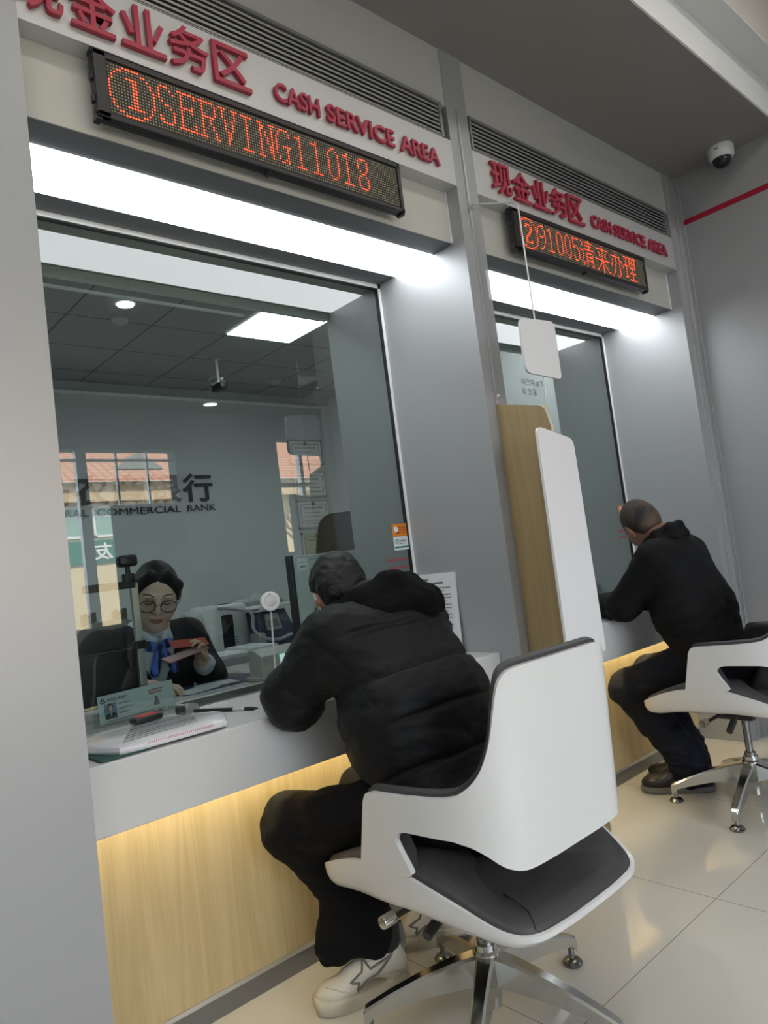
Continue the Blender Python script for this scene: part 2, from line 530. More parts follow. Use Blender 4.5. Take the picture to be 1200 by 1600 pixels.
# added hall lamps, kept out of view, to brighten the piers and chairs
for i, (x, y) in enumerate(((-0.75, -1.35), (-0.75, -2.9), (-0.75, -4.2), (5.6, -2.4), (5.6, -4.0))):
    t = thing('ceiling_light', 'added square light panel, out of view, brightening the public hall', 'light', (x, y, 3.42), 'added hall panels')
    MB().box(x - .3, x + .3, y - .3, y + .3, 3.405, 3.42).build('diffuser', MT['light_added'], t)
    f = MB()
    for a in ((x - .32, x - .3, y - .32, y + .32), (x + .3, x + .32, y - .32, y + .32), (x - .3, x + .3, y - .32, y - .3), (x - .3, x + .3, y + .3, y + .32)):
        f.box(*a, 3.40, 3.42)
    f.build('frame', MT['frame_white'], t)
t = thing('fascia_fill_light', 'added long light in the upper hall ceiling, out of view, brightening the white fascia', 'light', (1.8, -1.2, 3.42))  # unseen lamp added so that the ceiling fascia comes out bright
MB().box(-.2, 3.6, -1.26, -1.14, 3.408, 3.42).build('diffuser', MT['light_added'], t)
f = MB(); f.box(-.22, 3.62, -1.28, -1.26, 3.404, 3.42); f.box(-.22, 3.62, -1.14, -1.12, 3.404, 3.42); f.build('frame', MT['frame_white'], t)
t = thing('downlight', 'round downlight in the hall bulkhead, seen mirrored in the glass', 'light', (3.97, -4.585, 3.2))
MB().lathe([(0.0, 3.188), (0.075, 3.188), (0.075, 3.2), (0, 3.2)], (3.97, -4.585, 0)).build('lamp_disc', MT['light_t'], t, True)
MB().lathe([(0.09, 3.192), (0.09, 3.2), (0, 3.2)], (3.97, -4.585, 0)).build('ring', MT['frame_white'], t, True)

# ------------------------------------------------------------------ windows of the two counters
def counter_window(name, a, b):
    t = bpy.data.objects.new(name, None); COL.objects.link(t); t.location = ((a + b) / 2, YG, ZT); t['kind'] = 'structure'
    WORLD_INV[t.name] = Matrix.Translation(t.location).inverted()
    MB().box(a + .008, b - .008, YG - .001, YG + .001, ZT + .004, ZS - .02).build('glass_pane', MT['glass'], t)
    f = MB()
    f.box(b - .012, b, YG - .012, YG + .012, ZT, ZS); f.box(a, a + .012, YG - .012, YG + .012, ZT, ZS); f.box(a, b, YG - .012, YG + .012, ZS - .02, ZS)
    f.build('window_frame', MT['frame_white'], t)
    g = MB()
    g.box(b - .017, b - .012, YG - .008, YG + .008, ZT, ZS - .02); g.box(a + .012, a + .017, YG - .008, YG + .008, ZT, ZS - .02); g.box(a + .012, b - .012, YG - .008, YG + .008, ZS - .025, ZS - .02)
    g.build('gasket', MT['black'], t)
    return t
counter_window('window_1', XL, X1R)
counter_window('window_2', X2L, X2R)

# soffit light panels
for (a, b), lb in (((XL, X1R), 'long white light panel in the soffit over the left counter window'), ((X2L, X2R), 'long white light panel in the soffit over the right counter window')):
    o = MB().box(a + .002, b - .002, YL1, YL2, ZS - .006, ZS).build('soffit_light', MT['light'])
    tag(o, lb, 'light', 'soffit light panels')

# counters
TRAY = (0.955, 1.40, 0.535, 0.665)
def counter(a, b, label, hole=None):
    a += .001; b -= .001
    t = thing('service_counter', label, 'counter', ((a + b) / 2, YC, 0), 'service counters')
    top = MB()
    y1 = 1.0
    zb = ZT - .035
    if hole:
        hx0, hx1, hy0, hy1 = hole
        top.box(a, b, YC + .018, hy0, zb, ZT); top.box(a, b, hy1, y1, zb, ZT, .003); top.box(a, hx0, hy0, hy1, zb, ZT); top.box(hx1, b, hy0, hy1, zb, ZT)
    else:
        top.box(a, b, YC + .018, y1, zb, ZT)
    top.build('counter_top', MT['counter'], t)
    MB().box(a, b, YC, YC + .018, ZCB, ZT, .0025).build('apron', MT['counter'], t)
    MB().box(a, b, YW, YW + .02, ZK + .012, zb).build('wood_panel', MT['oak'], t)
    MB().box(a, b, YW - .004, YW + .02, ZK, ZK + .012).build('trim_strip', MT['alu'], t)
    MB().box(a, b, YW, YW + .02, 0, ZK).build('kick_plate', MT['kick'], t)
    MB().box(a + .02, b - .02, YC + .06, YC + .08, zb - .012, zb - .001).build('light_strip', MT['strip'], t)
    return t
counter(XL, X1R, 'white counter with glowing oak front under the left window', TRAY)
counter(X2L, X2R, 'white counter with glowing oak front under the right window')

# teller desks inside
t = thing('teller_desk', 'white L-shaped staff desk behind the left window', 'desk', (2.0, 1.6, 0))
MB().box(1.42, 2.50, 1.0, 2.3, .745, .78, .003).build('desk_top', MT['counter'], t)
MB().box(1.45, 2.46, 1.05, 2.25, 0, .745).build('desk_body', MT['paint_grey'], t)

# teller room shell
struct(MB().box(TX0, TX1, TY1, TY1 + .1, 0, ZC + .05).build('wall_back', MT['teller_wall']))
struct(MB().box(TX1, TX1 + .1, YI, TY1, 0, ZC + .05).build('wall_side', MT['paint']))
struct(MB().box(TX0 - .1, TX0, YI, TY1, 0, ZC + .05).build('wall_side', MT['teller_wall']))
struct(MB().box(XW, TX1, YI - .05, YI, 0, ZC).build('wall_side', MT['teller_wall']))
struct(MB().box(TX0, TX1, YI, TY1, ZC + .002, ZC + .05).build('ceiling_tiles', MT['ceil_tile']))
struct(MB().box(TX0, TX1, TY1 - .03, TY1, 2.966, 2.988).build('trim_7', MT['bright_white']))
struct(MB().box(XL, 1.53, YI + .02, YI + .030, 2.268, 2.278).build('trim_8', MT['bright_white']))
for x0, x1, y0, y1, lb in ((2.80, 3.38, 2.555, 3.115, 'square light panel in the staff room ceiling seen through the left glass'), (-0.4, 0.2, 1.5, 2.1, 'square light panel of the staff room ceiling beyond the left pier'), (4.0, 4.6, 1.4, 2.0, 'square light panel of the staff room ceiling far right'), (-0.4, 0.2, 3.35, 3.95, 'square light panel of the staff room ceiling near the back wall')):
    o = MB().box(x0, x1, y0, y1, ZC - .006, ZC + .001).build('ceiling_light', MT['light_t'])
    tag(o, lb, 'light', 'staff room ceiling panels')
t = thing('downlight', 'small round downlight in the staff room ceiling', 'light', (1.875, 2.827, ZC))
MB().lathe([(0, -.012), (0.052, -.012), (0.058, 0)], (1.875, 2.827, ZC)).build('lamp_disc', MT['light_t'], t, True)
MB().lathe([(0.058, -.005), (0.068, -.003), (0.068, 0), (.05, .0)], (1.875, 2.827, ZC)).build('ring', MT['frame_white'], t, True)
for x, y, lb in ((1.955, 3.128, 'round smoke detector beside the small downlight'), (3.93, 4.167, 'round smoke detector near the back corner of the staff room ceiling')):
    o = MB().lathe([(0, -.03), (.04, -.026), (.055, -.01), (.06, 0)], (x, y, ZC)).build('smoke_detector', MT['paint_grey'], None, True)
    tag(o, lb, 'smoke detector', 'smoke detectors')

# bank name on the back wall
t = thing('wall_lettering', 'dark raised bank name on the staff room back wall', 'sign', (2.4, TY1, 2.05))
for i_, ch_ in enumerate('青岛农商银行'):
    text('chinese_character', ch_, MT['ink'], (1.36 + i_ * .3415, TY1 - .012, 1.965), (1, 0, 0), (0, 0, 1), .315, .272, t, .012, .014)
for w_, xa_, xb_ in (('QINGDAO', 1.18, 1.72), ('RURAL', 1.80, 2.165), ('COMMERCIAL', 2.235, 3.03), ('BANK', 3.095, 3.40)):
    text('english_word', w_, MT['ink'], (xa_, TY1 - .01, 1.872), (1, 0, 0), (0, 0, 1), xb_ - xa_, .062, t, .004, .0)

# ------------------------------------------------------------------ street outside, seen mirrored in the glass
struct(MB().box(-30, 60, -60, YO - .2, -.35, -.05).build('ground', mat('asphalt', (0.16, 0.16, 0.155), 0.9, noise=.2, nscale=3)))
t = thing('shop_house', 'cream street building with red tiled roof across the road', 'building', (12, -26, 0))
MB().box(3, 30, -34, -25, -.1, 4.75).build('wall', mat('cream_render', (0.70, 0.58, 0.36), 0.8, noise=.1), t)
MB().box(2.6, 30.4, -34.4, -24.5, 4.75, 5.45).build('fascia', mat('fascia_cream', (0.66, 0.52, 0.34), 0.8), t)
MB().prism([(2.4, -24.2, 5.45), (30.6, -24.2, 5.45), (30.6, -34.6, 5.45), (2.4, -34.6, 5.45)], (0, 0, .02)).build('eaves', MT['paint'], t)
r = MB()
r.prism([(2.4, -24.3, 5.47), (2.4, -29.4, 8.3), (2.4, -34.5, 5.47)], (28.2, 0, 0))
r.build('roof', tile_mat('red_roof_tiles', (0.56, 0.30, 0.20), (0.35, 0.18, 0.11), 0.35, 0, 0, 0.8, .08), t)
g = MB(); g.prism([(11.2, -25.4, 6.15), (12.2, -25.4, 6.85), (13.2, -25.4, 6.15)], (0, -2.6, 0)); g.build('dormer', mat('slate_dormer', (0.20, 0.22, 0.20), 0.7), t)
for x in (5.2, 7.3, 9.3, 10.4, 13.0, 16.0):
    w = MB().box(x - .42, x + .42, -25.02, -24.97, 3.45, 4.6).build('window', mat('green_window', (0.28, 0.45, 0.38), 0.3), t)
    f = MB()
    f.box(x - .46, x + .46, -24.99, -24.94, 4.55, 4.63); f.box(x - .46, x + .46, -24.99, -24.94, 3.42, 3.50); f.box(x - .46, x - .38, -24.99, -24.94, 3.42, 4.63); f.box(x + .38, x + .46, -24.99, -24.94, 3.42, 4.63); f.box(x - .46, x + .46, -24.99, -24.95, 4.2, 4.27)
    f.build('window_frame', MT['frame_white'], w)
sg = MB().box(4.5, 10.8, -24.97, -24.9, 2.45, 3.32).build('shop_sign', MT['green'], t)
text('sign_character', '友', MT['paint'], (10.55, -24.88, 2.55), (-1, 0, 0), (0, 0, 1), .75, .66, sg, .01, .02)
t = thing('street_tree', 'pale brown leafless tree on the far pavement', 'tree', (13.3, -16, 0))
b = MB()
rnd = random.Random(3)
def branch(mb, p, d, L, r, lv):
    q = p + d * L
    mb.tube([p, p + d * L * .5 + Vector((rnd.uniform(-.04, .04), rnd.uniform(-.04, .04), 0)) * L, q], [r, r * .8, r * .6], 5)
    if lv:
        for k in range(4 if lv > 1 else 3):
            dd = (d + Vector((rnd.uniform(-.9, .9), rnd.uniform(-.9, .9), rnd.uniform(-.1, .6)))).normalized()
            branch(mb, q - d * L * rnd.uniform(0, .4), dd, L * rnd.uniform(.55, .8), r * .6, lv - 1)
branch(b, Vector((13.3, -16, 0)), Vector((0, 0, 1)), 1.6, .12, 4)
b.build('branches', mat('pale_bark', (0.50, 0.40, 0.25), .8), t)

# ------------------------------------------------------------------ signs over the windows
def sign(x0, x1, e0, e1, z0, z1, lb, which):
    t = thing('sign_lettering', lb, 'sign', ((x0 + e1) / 2, 0, z0), 'raised red lettering')
    for i, ch in enumerate('现金业务区'):
        w = (x1 - x0) / 5
        text('chinese_character', ch, MT['red'], (x0 + w * i + .006, -.002, z0), (1, 0, 0), (0, 0, 1), w - .012, z1 - z0, t, .014, .010)
    zc = (z0 + z1) / 2
    ws = (('CASH', 0, .235), ('SERVICE', .275, .685), ('AREA', .725, 1.0))
    for s, a, b in ws:
        text('english_word', s, MT['red'], (e0 + (e1 - e0) * a, -.002, zc - .046), (1, 0, 0), (0, 0, 1), (e1 - e0) * (b - a), .060, t, .012, .016)
sign(.415, 1.072, 1.15, 1.868, 2.562, 2.684, 'red raised lettering over the left window, cut by the frame', 1)
sign(2.165, 2.828, 2.892, 3.623, 2.562, 2.690, 'red raised lettering over the right window', 2)

def grille(a, b, lb):
    t = thing('air_grille', lb, 'air grille', ((a + b) / 2, 0, ZG), 'air grilles')
    f = MB()
    f.box(a, b, -.006, .02, ZGT - .012, ZGT); f.box(a, b, -.002, .02, ZG, ZG + .004)
    f.box(a, a + .01, -.004, .02, ZG, ZGT); f.box(b - .014, b, -.004, .02, ZG, ZGT)
    f.build('grille_frame', MT['slat'], t)
    s = MB()
    n = 7
    for k in range(n):
        z = ZG + .010 + (ZGT - ZG - .034) * k / (n - 1)
        s.prism([(a + .01, .002, z), (a + .01, .0, z + .0055), (a + .01, .012, z + .0085), (a + .01, .013, z + .003)], (b - a - .024, 0, 0))
    s.build('slats', MT['slat'], t)
grille(XL - .5 if False else XL + .002, 1.925, 'slotted grey air grille above the left sign band')
grille(X2L + .004, 3.69, 'slotted grey air grille above the right sign band')

# LED displays: 128 x 16 dots, 8 x 16 characters
F = {}
F['S'] = ['........', '..###...', '.#...#..', '.#....#.', '.#......', '.#......', '..#.....', '...##...', '.....#..', '......#.', '......#.', '.#....#.', '.##...#.', '..####..', '........', '........']
F['E'] = ['........', '#######.', '.#....#.', '.#......', '.#......', '.#...#..', '.#####..', '.#...#..', '.#......', '.#......', '.#......', '.#....#.', '.#....#.', '#######.', '........', '........']
F['R'] = ['........', '######..', '.#....#.', '.#....#.', '.#....#.', '.#....#.', '.#####..', '.#..#...', '.#..#...', '.#...#..', '.#...#..', '.#....#.', '.#....#.', '###...##', '........', '........']
F['V'] = ['........', '###..###', '.#....#.', '.#....#.', '.#....#.', '..#..#..', '..#..#..', '..#..#..', '..#..#..', '...##...', '...##...', '...##...', '...#....', '...#....', '........', '........']
F['I'] = ['........', '.#####..', '...#....', '...#....', '...#....', '...#....', '...#....', '...#....', '...#....', '...#....', '...#....', '...#....', '...#....', '.#####..', '........', '........']
F['N'] = ['........', '##...###', '.##...#.', '.##...#.', '.#.#..#.', '.#.#..#.', '.#..#.#.', '.#..#.#.', '.#..#.#.', '.#...##.', '.#...##.', '.#...##.', '.#....#.', '###...#.', '........', '........']
F['G'] = ['........', '..####..', '.#....#.', '.#....#.', '#.......', '#.......', '#.......', '#..####.', '#....#..', '#....#..', '#....#..', '.#...#..', '.#..##..', '..##.#..', '........', '........']
F['1'] = ['........', '...#....', '.###....', '...#....', '...#....', '...#....', '...#....', '...#....', '...#....', '...#....', '...#....', '...#....', '...#....', '.#####..', '........', '........']
F['0'] = ['........', '...##...', '..#..#..', '.#....#.', '.#....#.', '.#....#.', '.#....#.', '.#....#.', '.#....#.', '.#....#.', '.#....#.', '.#....#.', '..#..#..', '...##...', '........', '........']
F['8'] = ['........', '..####..', '.#....#.', '.#....#.', '.#....#.', '.#....#.', '..#..#..', '...##...', '..#..#..', '.#....#.', '.#....#.', '.#....#.', '.#....#.', '..####..', '........', '........']
F['9'] = ['........', '..####..', '.#...#..', '#.....#.', '#.....#.', '#.....#.', '.#...##.', '..###.#.', '......#.', '......#.', '.....#..', '.....#..', '....#...', '.###....', '........', '........']
F['5'] = ['........', '.######.', '.#......', '.#......', '.#......', '.#.##...', '.##..#..', '......#.', '......#.', '......#.', '......#.', '.#....#.', '.#...#..', '..###...', '........', '........']
CIRC = ['.....######.....', '...##......##...', '..#..........#..', '.#............#.', '.#............#.', '#..............#', '#..............#', '#..............#', '#..............#', '#..............#', '#..............#', '.#............#.', '.#............#.', '..#..........#..', '...##......##...', '.....######.....']
def over(base, r0, c0, rows):
    g = [list(r) for r in base]
    for i, r in enumerate(rows):
        for j, ch in enumerate(r):
            if ch == '#': g[r0 + i][c0 + j] = '#'
    return [''.join(r) for r in g]
F['c1'] = over(CIRC, 3, 5, ['.####..', '...##..', '...##..', '...##..', '...##..', '...##..', '...##..', '...##..', '...##..', '.######'])
F['c2'] = over(CIRC, 3, 5, ['.####.', '##..##', '....##', '....##', '...##.', '..##..', '.##...', '##....', '##...#', '######'])
F['qing'] = ['.........#......', '.#...########...', '..#......#......', '..#..#######....', '.........#......', '....##########..', '###.............', '..#...#######...', '..#...#.....#...', '..#...#######...', '..#...#.....#...', '..#...#######...', '..#.#.#.....#...', '..##..#.....#...', '..#...#....##...', '................']
F['lai'] = ['.......#........', '.......#........', '.#############..', '.......#........', '...#...#...#....', '....#..#..#.....', '....#..#..#.....', '.......#........', '###############.', '......###.......', '.....#.#.#......', '....#..#..#.....', '...#...#...#....', '..#....#....#...', '##.....#.....##.', '.......#........']
F['ban'] = ['......#.........', '......#.........', '......#.........', '.##########.....', '......#...#.....', '..#...#...#.#...', '..#...#...#..#..', '..#...#...#...#.', '.#...#....#...#.', '.#...#....#.....', '.....#....#.....', '....#.....#.....', '....#.....#.....', '...#......#.....', '..#....#.#......', '.#......#.......']
F['li'] = ['................', '#####.#########.', '..#...#..#..#...', '..#...#..#..#...', '..#...#######...', '..#...#..#..#...', '#####.#..#..#...', '..#...#######...', '..#......#......', '..#......#......', '..#...#######...', '..#......#......', '..###....#......', '###......#......', '.....#########..', '................']

def led(a, b, z0, z1, glyphs, lb):
    """a..b, z0..z1: outer size of the case; the face stands 30 mm before the sign band"""
    yf, yb = -.002, .030
    t = thing('led_display', lb, 'led display', ((a + b) / 2, YB, z0), 'red dot matrix displays')
    fw_ = .016
    c = MB()
    c.box(a, b, yf + .01, yb, z0, z1, .004)
    c.build('case', MT['black'], t)
    f = MB()
    f.box(a, b, yf - .004, yf + .012, z0, z0 + fw_, .003); f.box(a, b, yf - .004, yf + .012, z1 - fw_, z1, .003)
    f.box(a, a + .034, yf - .004, yf + .012, z0, z1, .003); f.box(b - fw_, b, yf - .004, yf + .012, z0, z1, .003)
    f.build('bezel', MT['black'], t)
    for x in (a + .006, a + (b - a) * .48, b - .006):
        for z in (z0, z1):
            MB().box(x - .008, x + .008, yf + .002, yb - .002, z - .006, z + .006, .002).build('clip', MT['black'], t)
    for x in (a + .08, b - .08):
        MB().box(x - .012, x + .012, yb - .002, YB, z0 + .06, z0 + .10).build('mount', MT['black'], t)
    for z in (z0 + .05, z0 + .11):
        MB().box(b - .002, b + .006, yf + .005, yb - .01, z - .01, z + .01, .002).build('clip', MT['black'], t)
        MB().box(a - .006, a + .002, yf + .005, yb - .01, z - .01, z + .01, .002).build('clip', MT['black'], t)
    sx0, sx1, sz0, sz1 = a + .034, b - fw_, z0 + fw_, z1 - fw_
    scr = MB().box(sx0, sx1, yf + .002, yf + .011, sz0, sz1).build('screen', MT['led_board'], t)
    px, pz = (sx1 - sx0) / 128.0, (sz1 - sz0) / 17.0
    grid = [[0] * 128 for _ in range(16)]
    x = 0
    for g in glyphs:
        for i, row in enumerate(F[g]):
            for j, ch in enumerate(row):
                if ch == '#' and x + j < 128: grid[i][x + j] = 1
        x += len(F[g][0])
    on, off = MB(), MB()
    r = min(px, pz) * .36
    for i in range(16):
        for j in range(128):
            cx = sx0 + (j + .5) * px; cz = sz1 - (i + 1.0) * pz
            mb = on if grid[i][j] else off
            rr = r * (1.0 if grid[i][j] else .8)
            ring = [mb.bm.verts.new((cx + rr * math.cos(k * math.pi / 3), yf + .001, cz + rr * math.sin(k * math.pi / 3))) for k in range(6)]
            tip = mb.bm.verts.new((cx, yf - .0008, cz))
            for k in range(6):
                mb.bm.faces.new((ring[k], ring[(k + 1) % 6], tip))
    o = on.build('lit_dots', MT['led_on'], scr); o['kind'] = 'stuff'
    o = off.build('unlit_dots', MT['led_off'], scr); o['kind'] = 'stuff'
led(.604, 1.655, 2.348, 2.524, ['c1'] + list('SERVING') + list('11018'), 'black LED display reading SERVING 11018 over the left window')
led(2.286, 3.362, 2.350, 2.526, ['c2'] + list('91005') + ['qing', 'lai', 'ban', 'li'], 'black LED display reading 91005 over the right window')

# dome camera at the ceiling corner
dc = Vector((3.772, -.3, ZC))
t = thing('dome_camera', 'white dome security camera under the grey ceiling corner', 'security camera', dc)
MB().lathe([(0, 0), (.06, 0), (.064, -.008), (.062, -.05), (.054, -.062), (.048, -.064)], dc, n=32).build('housing', MT['frame_white'], t, True)
MB().lathe([(.047, -.058), (.046, -.07), (.040, -.088), (.026, -.102), (0, -.108)], dc, n=32).build('dome', mat('dark_dome', (.008, .008, .010), .06), t, True)
MB().box(dc.x - .063 - .001, dc.x - .0615, dc.y - .012, dc.y + .008, ZC - .03, ZC - .022).build('badge', MT['ink_grey'], t)

# ------------------------------------------------------------------ partition between the two counters
t = thing('privacy_screen', 'tan wood and clear acrylic divider between the two counters', 'divider', (XS, -.12, 0))
x0, x1 = XS - .006, XS + .006
def yz(pts, rad): return [(p[0], p[1]) for p in round_poly(pts, rad)]
b = MB()
b.prism([(x0, y, z) for y, z in yz([(-.004, 0), (-.004, 1.693), (-.212, 1.638), (-.226, 1.54), (-.236, 0)], [0, .004, .03, .04, 0])], (x1 - x0, 0, 0))
b.build('wood_panel', MT['oak2'], t)
b = MB(); b.prism([(x0 - .001, y, z) for y, z in yz([(-.210, 1.643), (-.229, 1.56), (-.239, 0), (-.2365, 0), (-.2265, 1.56), (-.208, 1.640)], [0] * 6)], (x1 - x0 + .002, 0, 0))
b.build('edge_band', mat('pale_edge_band', (.66, .60, .46), .4), t)
b = MB()
b.prism([(XS - .004, y, z) for y, z in yz([(-.008, 1.69), (-.008, 2.466), (-.216, 2.378), (-.220, 1.66), (-.205, 1.641)], [0, .004, .02, .015, .01])], (.008, 0, 0))
gp = b.build('acrylic_panel', MT['acrylic'], t)
b = MB(); b.tube([(XS, -.008, 2.467), (XS, -.205, 2.383), (XS, -.217, 2.368), (XS, -.2205, 1.68), (XS, -.214, 1.655)], .0028, 6)
b.build('acrylic_edge', mat('acrylic_edge_light', (.80, .82, .81), .15), gp)
for z in (2.46, 1.73):
    MB().lathe([(.009, 0), (.009, .006), (0, .008)], (XS - .004, -.018, z - .012), (-1, 0, 0), 12).build('standoff', MT['alu'], gp, True)
def plate(name, pts, rad, y):
    o2 = [(p[0], y, p[1]) for p in round_poly(pts, rad, 6)]
    return MB().prism(o2, (0, -.010, 0)).build(name, MT['plate'], t)
plate('end_plate', [(1.904, 1.742), (2.111, 1.734), (2.113, 1.947), (1.907, 1.934)], [.03, .02, .03, .03], -.222)
plate('end_plate', [(1.888, .765), (2.114, .765), (2.098, 1.512), (1.892, 1.553)], [.01, .01, .03, .03], -.24)

# ------------------------------------------------------------------ armchairs on star bases
def chair(hx, hy, lift, leg0, label):
    t = thing('swivel_armchair', label, 'chair', (hx, hy, 0), 'customer swivel armchairs')
    O = Vector((hx, hy, 0)); OU = Vector((hx, hy, lift))
    # plan of the wrap-around back and arms, half path from the back centre to the arm front
    path = spline([(0, -.336), (.10, -.335), (.185, -.325), (.245, -.275), (.278, -.19), (.290, -.08), (.292, .0), (.292, .12)], 10)
    path = [np.array(p_) for p_ in path]
    L = [0]
    for p_, q_ in zip(path, path[1:]): L.append(L[-1] + float(np.linalg.norm(q_ - p_)))
    L = np.array(L); PX = np.array([p_[0] for p_ in path]); PY = np.array([p_[1] for p_ in path])
    def A(y): return float(np.interp(y, PY, L))
    def pos(a, off=0.0):
        s_ = 1 if a >= 0 else -1
        a = abs(a)
        x = float(np.interp(a, L, PX)); y = float(np.interp(a, L, PY))
        x2 = float(np.interp(a + .004, L, PX)); y2 = float(np.interp(a + .004, L, PY)); x1_ = float(np.interp(max(a - .004, 0), L, PX)); y1_ = float(np.interp(max(a - .004, 0), L, PY))
        tx, ty = x2 - x1_, y2 - y1_
        n_ = math.hypot(tx, ty) or 1
        nx, ny = -ty / n_, tx / n_      # towards the sitter
        return Vector((s_ * (x + nx * off), y + ny * off, 0))
    topc = [(0, .917), (.10, .917), (.16, .915), (.19, .905), (.207, .88), (.220, .83), (.236, .765), (.262, .71), (.30, .675), (.345, .659), (A(-.09), .650), (A(-.05), .648), (A(-.02), .646), (A(.0), .645), (A(.025), .643), (A(.042), .636), (A(.053), .618)]
    botc = [(0, .502), (.10, .502), (.16, .503), (.19, .506), (.215, .514), (.235, .525), (.262, .545), (.29, .560), (.32, .568), (.35, .572), (A(-.10), .572), (A(-.066), .568), (A(-.048), .553), (A(-.049), .530), (A(-.085), .482), (A(-.03), .474), (A(.088), .470)]
    def dens(c, m):
        out = []
        for (a0, z0), (a1, z1) in zip(c, c[1:]):
            for k in range(m): out.append((a0 + (a1 - a0) * k / m, z0 + (z1 - z0) * k / m))
        return out + [c[-1]]
    T, B = [tuple(q_) for q_ in spline(topc, 5)], [tuple(q_) for q_ in spline(botc, 5)]
    T = [(-a, z) for a, z in T[:0:-1]] + T
    B = [(-a, z) for a, z in B[:0:-1]] + B
    nr = 12
    def lean(p_, z):   # the back leans away slightly with height
        k = max(0, -p_.y - .15) / .186
        p_.y -= k * (z - .7) * .05
        return p_
    def sheet(off, dz_top=0.0, dz_bot=0.0, amp=0.0):
        rows = []
        for (at, zt), (ab, zb_) in zip(T, B):
            row = []
            for k in range(nr + 1):
                w = k / nr
                a = ab + (at - ab) * w; z = (zb_ + dz_bot) + (zt + dz_top - zb_ - dz_bot) * w
                e = min(w, 1 - w) * 2
                p_ = pos(a, off + amp * (1 - (1 - e) ** 4))
                p_.z = z
                row.append(OU + lean(p_, z))
            rows.append(row)
        return rows
    MB().slab(sheet(0.0), sheet(.014)).build('back_shell', MT['shell'], t, True, 40)
    MB().slab(sheet(.0145, .008, .006), sheet(.028, .013, .004, .018)).build('back_upholstery', MT['leather'], t, True, 50)
    # seat bowl
    half = [(0, .330), (.10, .329), (.205, .318), (.272, .265), (.290, .12), (.291, -.05), (.276, -.17), (.240, -.285), (.19, -.335), (.10, -.348), (0, -.35)]
    hp = [np.array(p_) for p_ in spline(half, 8)]
    out = [(p_[0], p_[1]) for p_ in hp] + [(-p_[0], p_[1]) for p_ in hp[-2:0:-1]]
    ys = [-.36, -.345, -.29, -.18, -.05, .09, .18, .25, .29, .32]; zs = [.380, .381, .393, .440, .476, .474, .456, .430, .412, .396]
    rzs = np.array(spline(list(zip(ys, zs)), 8)); dps = np.array(spline([(-.36, .024), (-.28, .042), (-.18, .070), (-.05, .098), (.05, .104), (.15, .092), (.24, .072), (.30, .056), (.34, .048)], 8))
    def rz(y): return float(np.interp(y, rzs[:, 0], rzs[:, 1]))
    dp = lambda y: float(np.interp(y, dps[:, 0], dps[:, 1]))
    def ring(s_, dz, deep=0.0):
        r_ = []
        for x, y in out:
            r_.append(OU + Vector((x * s_, y * s_ - .03 * (1 - s_), rz(y) * 1.0 + dz - deep * dp(y))))
        return r_
    shell = MB()
    rows_o = [ring(1.0, 0), ring(.997, -.012), ring(.992, 0, .42), ring(.975, 0, .68), ring(.945, 0, .86), ring(.88, 0, .97), ring(.66, 0, 1.0), ring(.25, 0, 1.02)]
    rows_i = [ring(.972, .001), ring(.968, -.012), ring(.962, -.0, .38), ring(.945, .004, .62), ring(.915, .006, .79), ring(.85, .006, .88), ring(.64, .006, .9), ring(.24, .006, .9)]
    P = [[rows_o[i][k] for i in range(8)] for k in range(len(out))]
    Q = [[rows_i[i][k] for i in range(8)] for k in range(len(out))]
    shell.slab(P, Q, True)
    shell.build('seat_shell', MT['shell'], t, True, 50)
    # cushion
    c0 = Vector((0, 0, 0))
    crings = [ring(.968, -.010), ring(.968, .006), ring(.94, .018), ring(.85, .024), ring(.6, .020), ring(.3, .010)]
    cb = MB()
    V = [[cb.bm.verts.new(p_) for p_ in r_] for r_ in crings]
    n = len(out)
    for i in range(5):
        for k in range(n):
            cb.bm.faces.new((V[i][k], V[i][(k + 1) % n], V[i + 1][(k + 1) % n], V[i + 1][k]))
    cb.bm.faces.new(V[5]); cb.bm.faces.new(V[0][::-1])
    cu = cb.build('seat_cushion', MT['leather'], t, True, 60)
    sm = MB()
    k0 = min(range(n), key=lambda k: (out[k][0] + .19) ** 2 + (out[k][1] + .335) ** 2)
    sm.tube([crings[1][k0], crings[2][k0], crings[3][k0] + Vector((.003, 0, .001)), crings[3][k0] + Vector((.01, .05, .012)), crings[4][k0] + Vector((-.01, .03, .004))], .0018, 6)
    sm.build('seam', MT['black_matte'], cu)
    # mechanism
    mb = MB()
    mb.box(-.045, .045, -.05, .10, .300, .345, .008); mb.box(-.12, .12, .02, .05, .325, .35, .005)
    bmesh.ops.translate(mb.bm, verts=mb.bm.verts, vec=OU)
    mb.build('mechanism', MT['black'], t, True)
    mb = MB(); mb.tube([OU + Vector((-.10, .035, .345)), OU + Vector((-.252, .04, .342))], .007, 8)
    lv = mb.build('tilt_lever', MT['black'], t, True)
    MB().lathe([(0, 0), (.014, .001), (.015, .004), (.015, .036), (0, .037)], OU + Vector((-.288, .042, .342)), (1, 0, 0), 18).build('knob', MT['chrome'], lv, True)
    mb = MB(); mb.tube([OU + Vector((-.06, -.01, .34)), OU + Vector((-.13, -.02, .335)), OU + Vector((-.15, -.02, .325)), OU + Vector((-.22, -.03, .305))], [.008, .008, .013, .013], 8)
    mb.build('height_lever', MT['black'], t, True)
    # column and star base
    MB().lathe([(.022, .16), (.022, .205), (.0145, .206), (.0145, .305 + lift), (.026, .306 + lift), (.026, .32 + lift)], O, n=20).build('gas_column', MT['chrome_dark'], t, True)
    MB().lathe([(.0, .035), (.022, .036), (.022, .058), (.026, .060), (.026, .085), (.034, .10), (.036, .17), (.030, .176), (.03, .19), (0, .19)], O, n=24).build('hub', MT['chrome'], t, True)
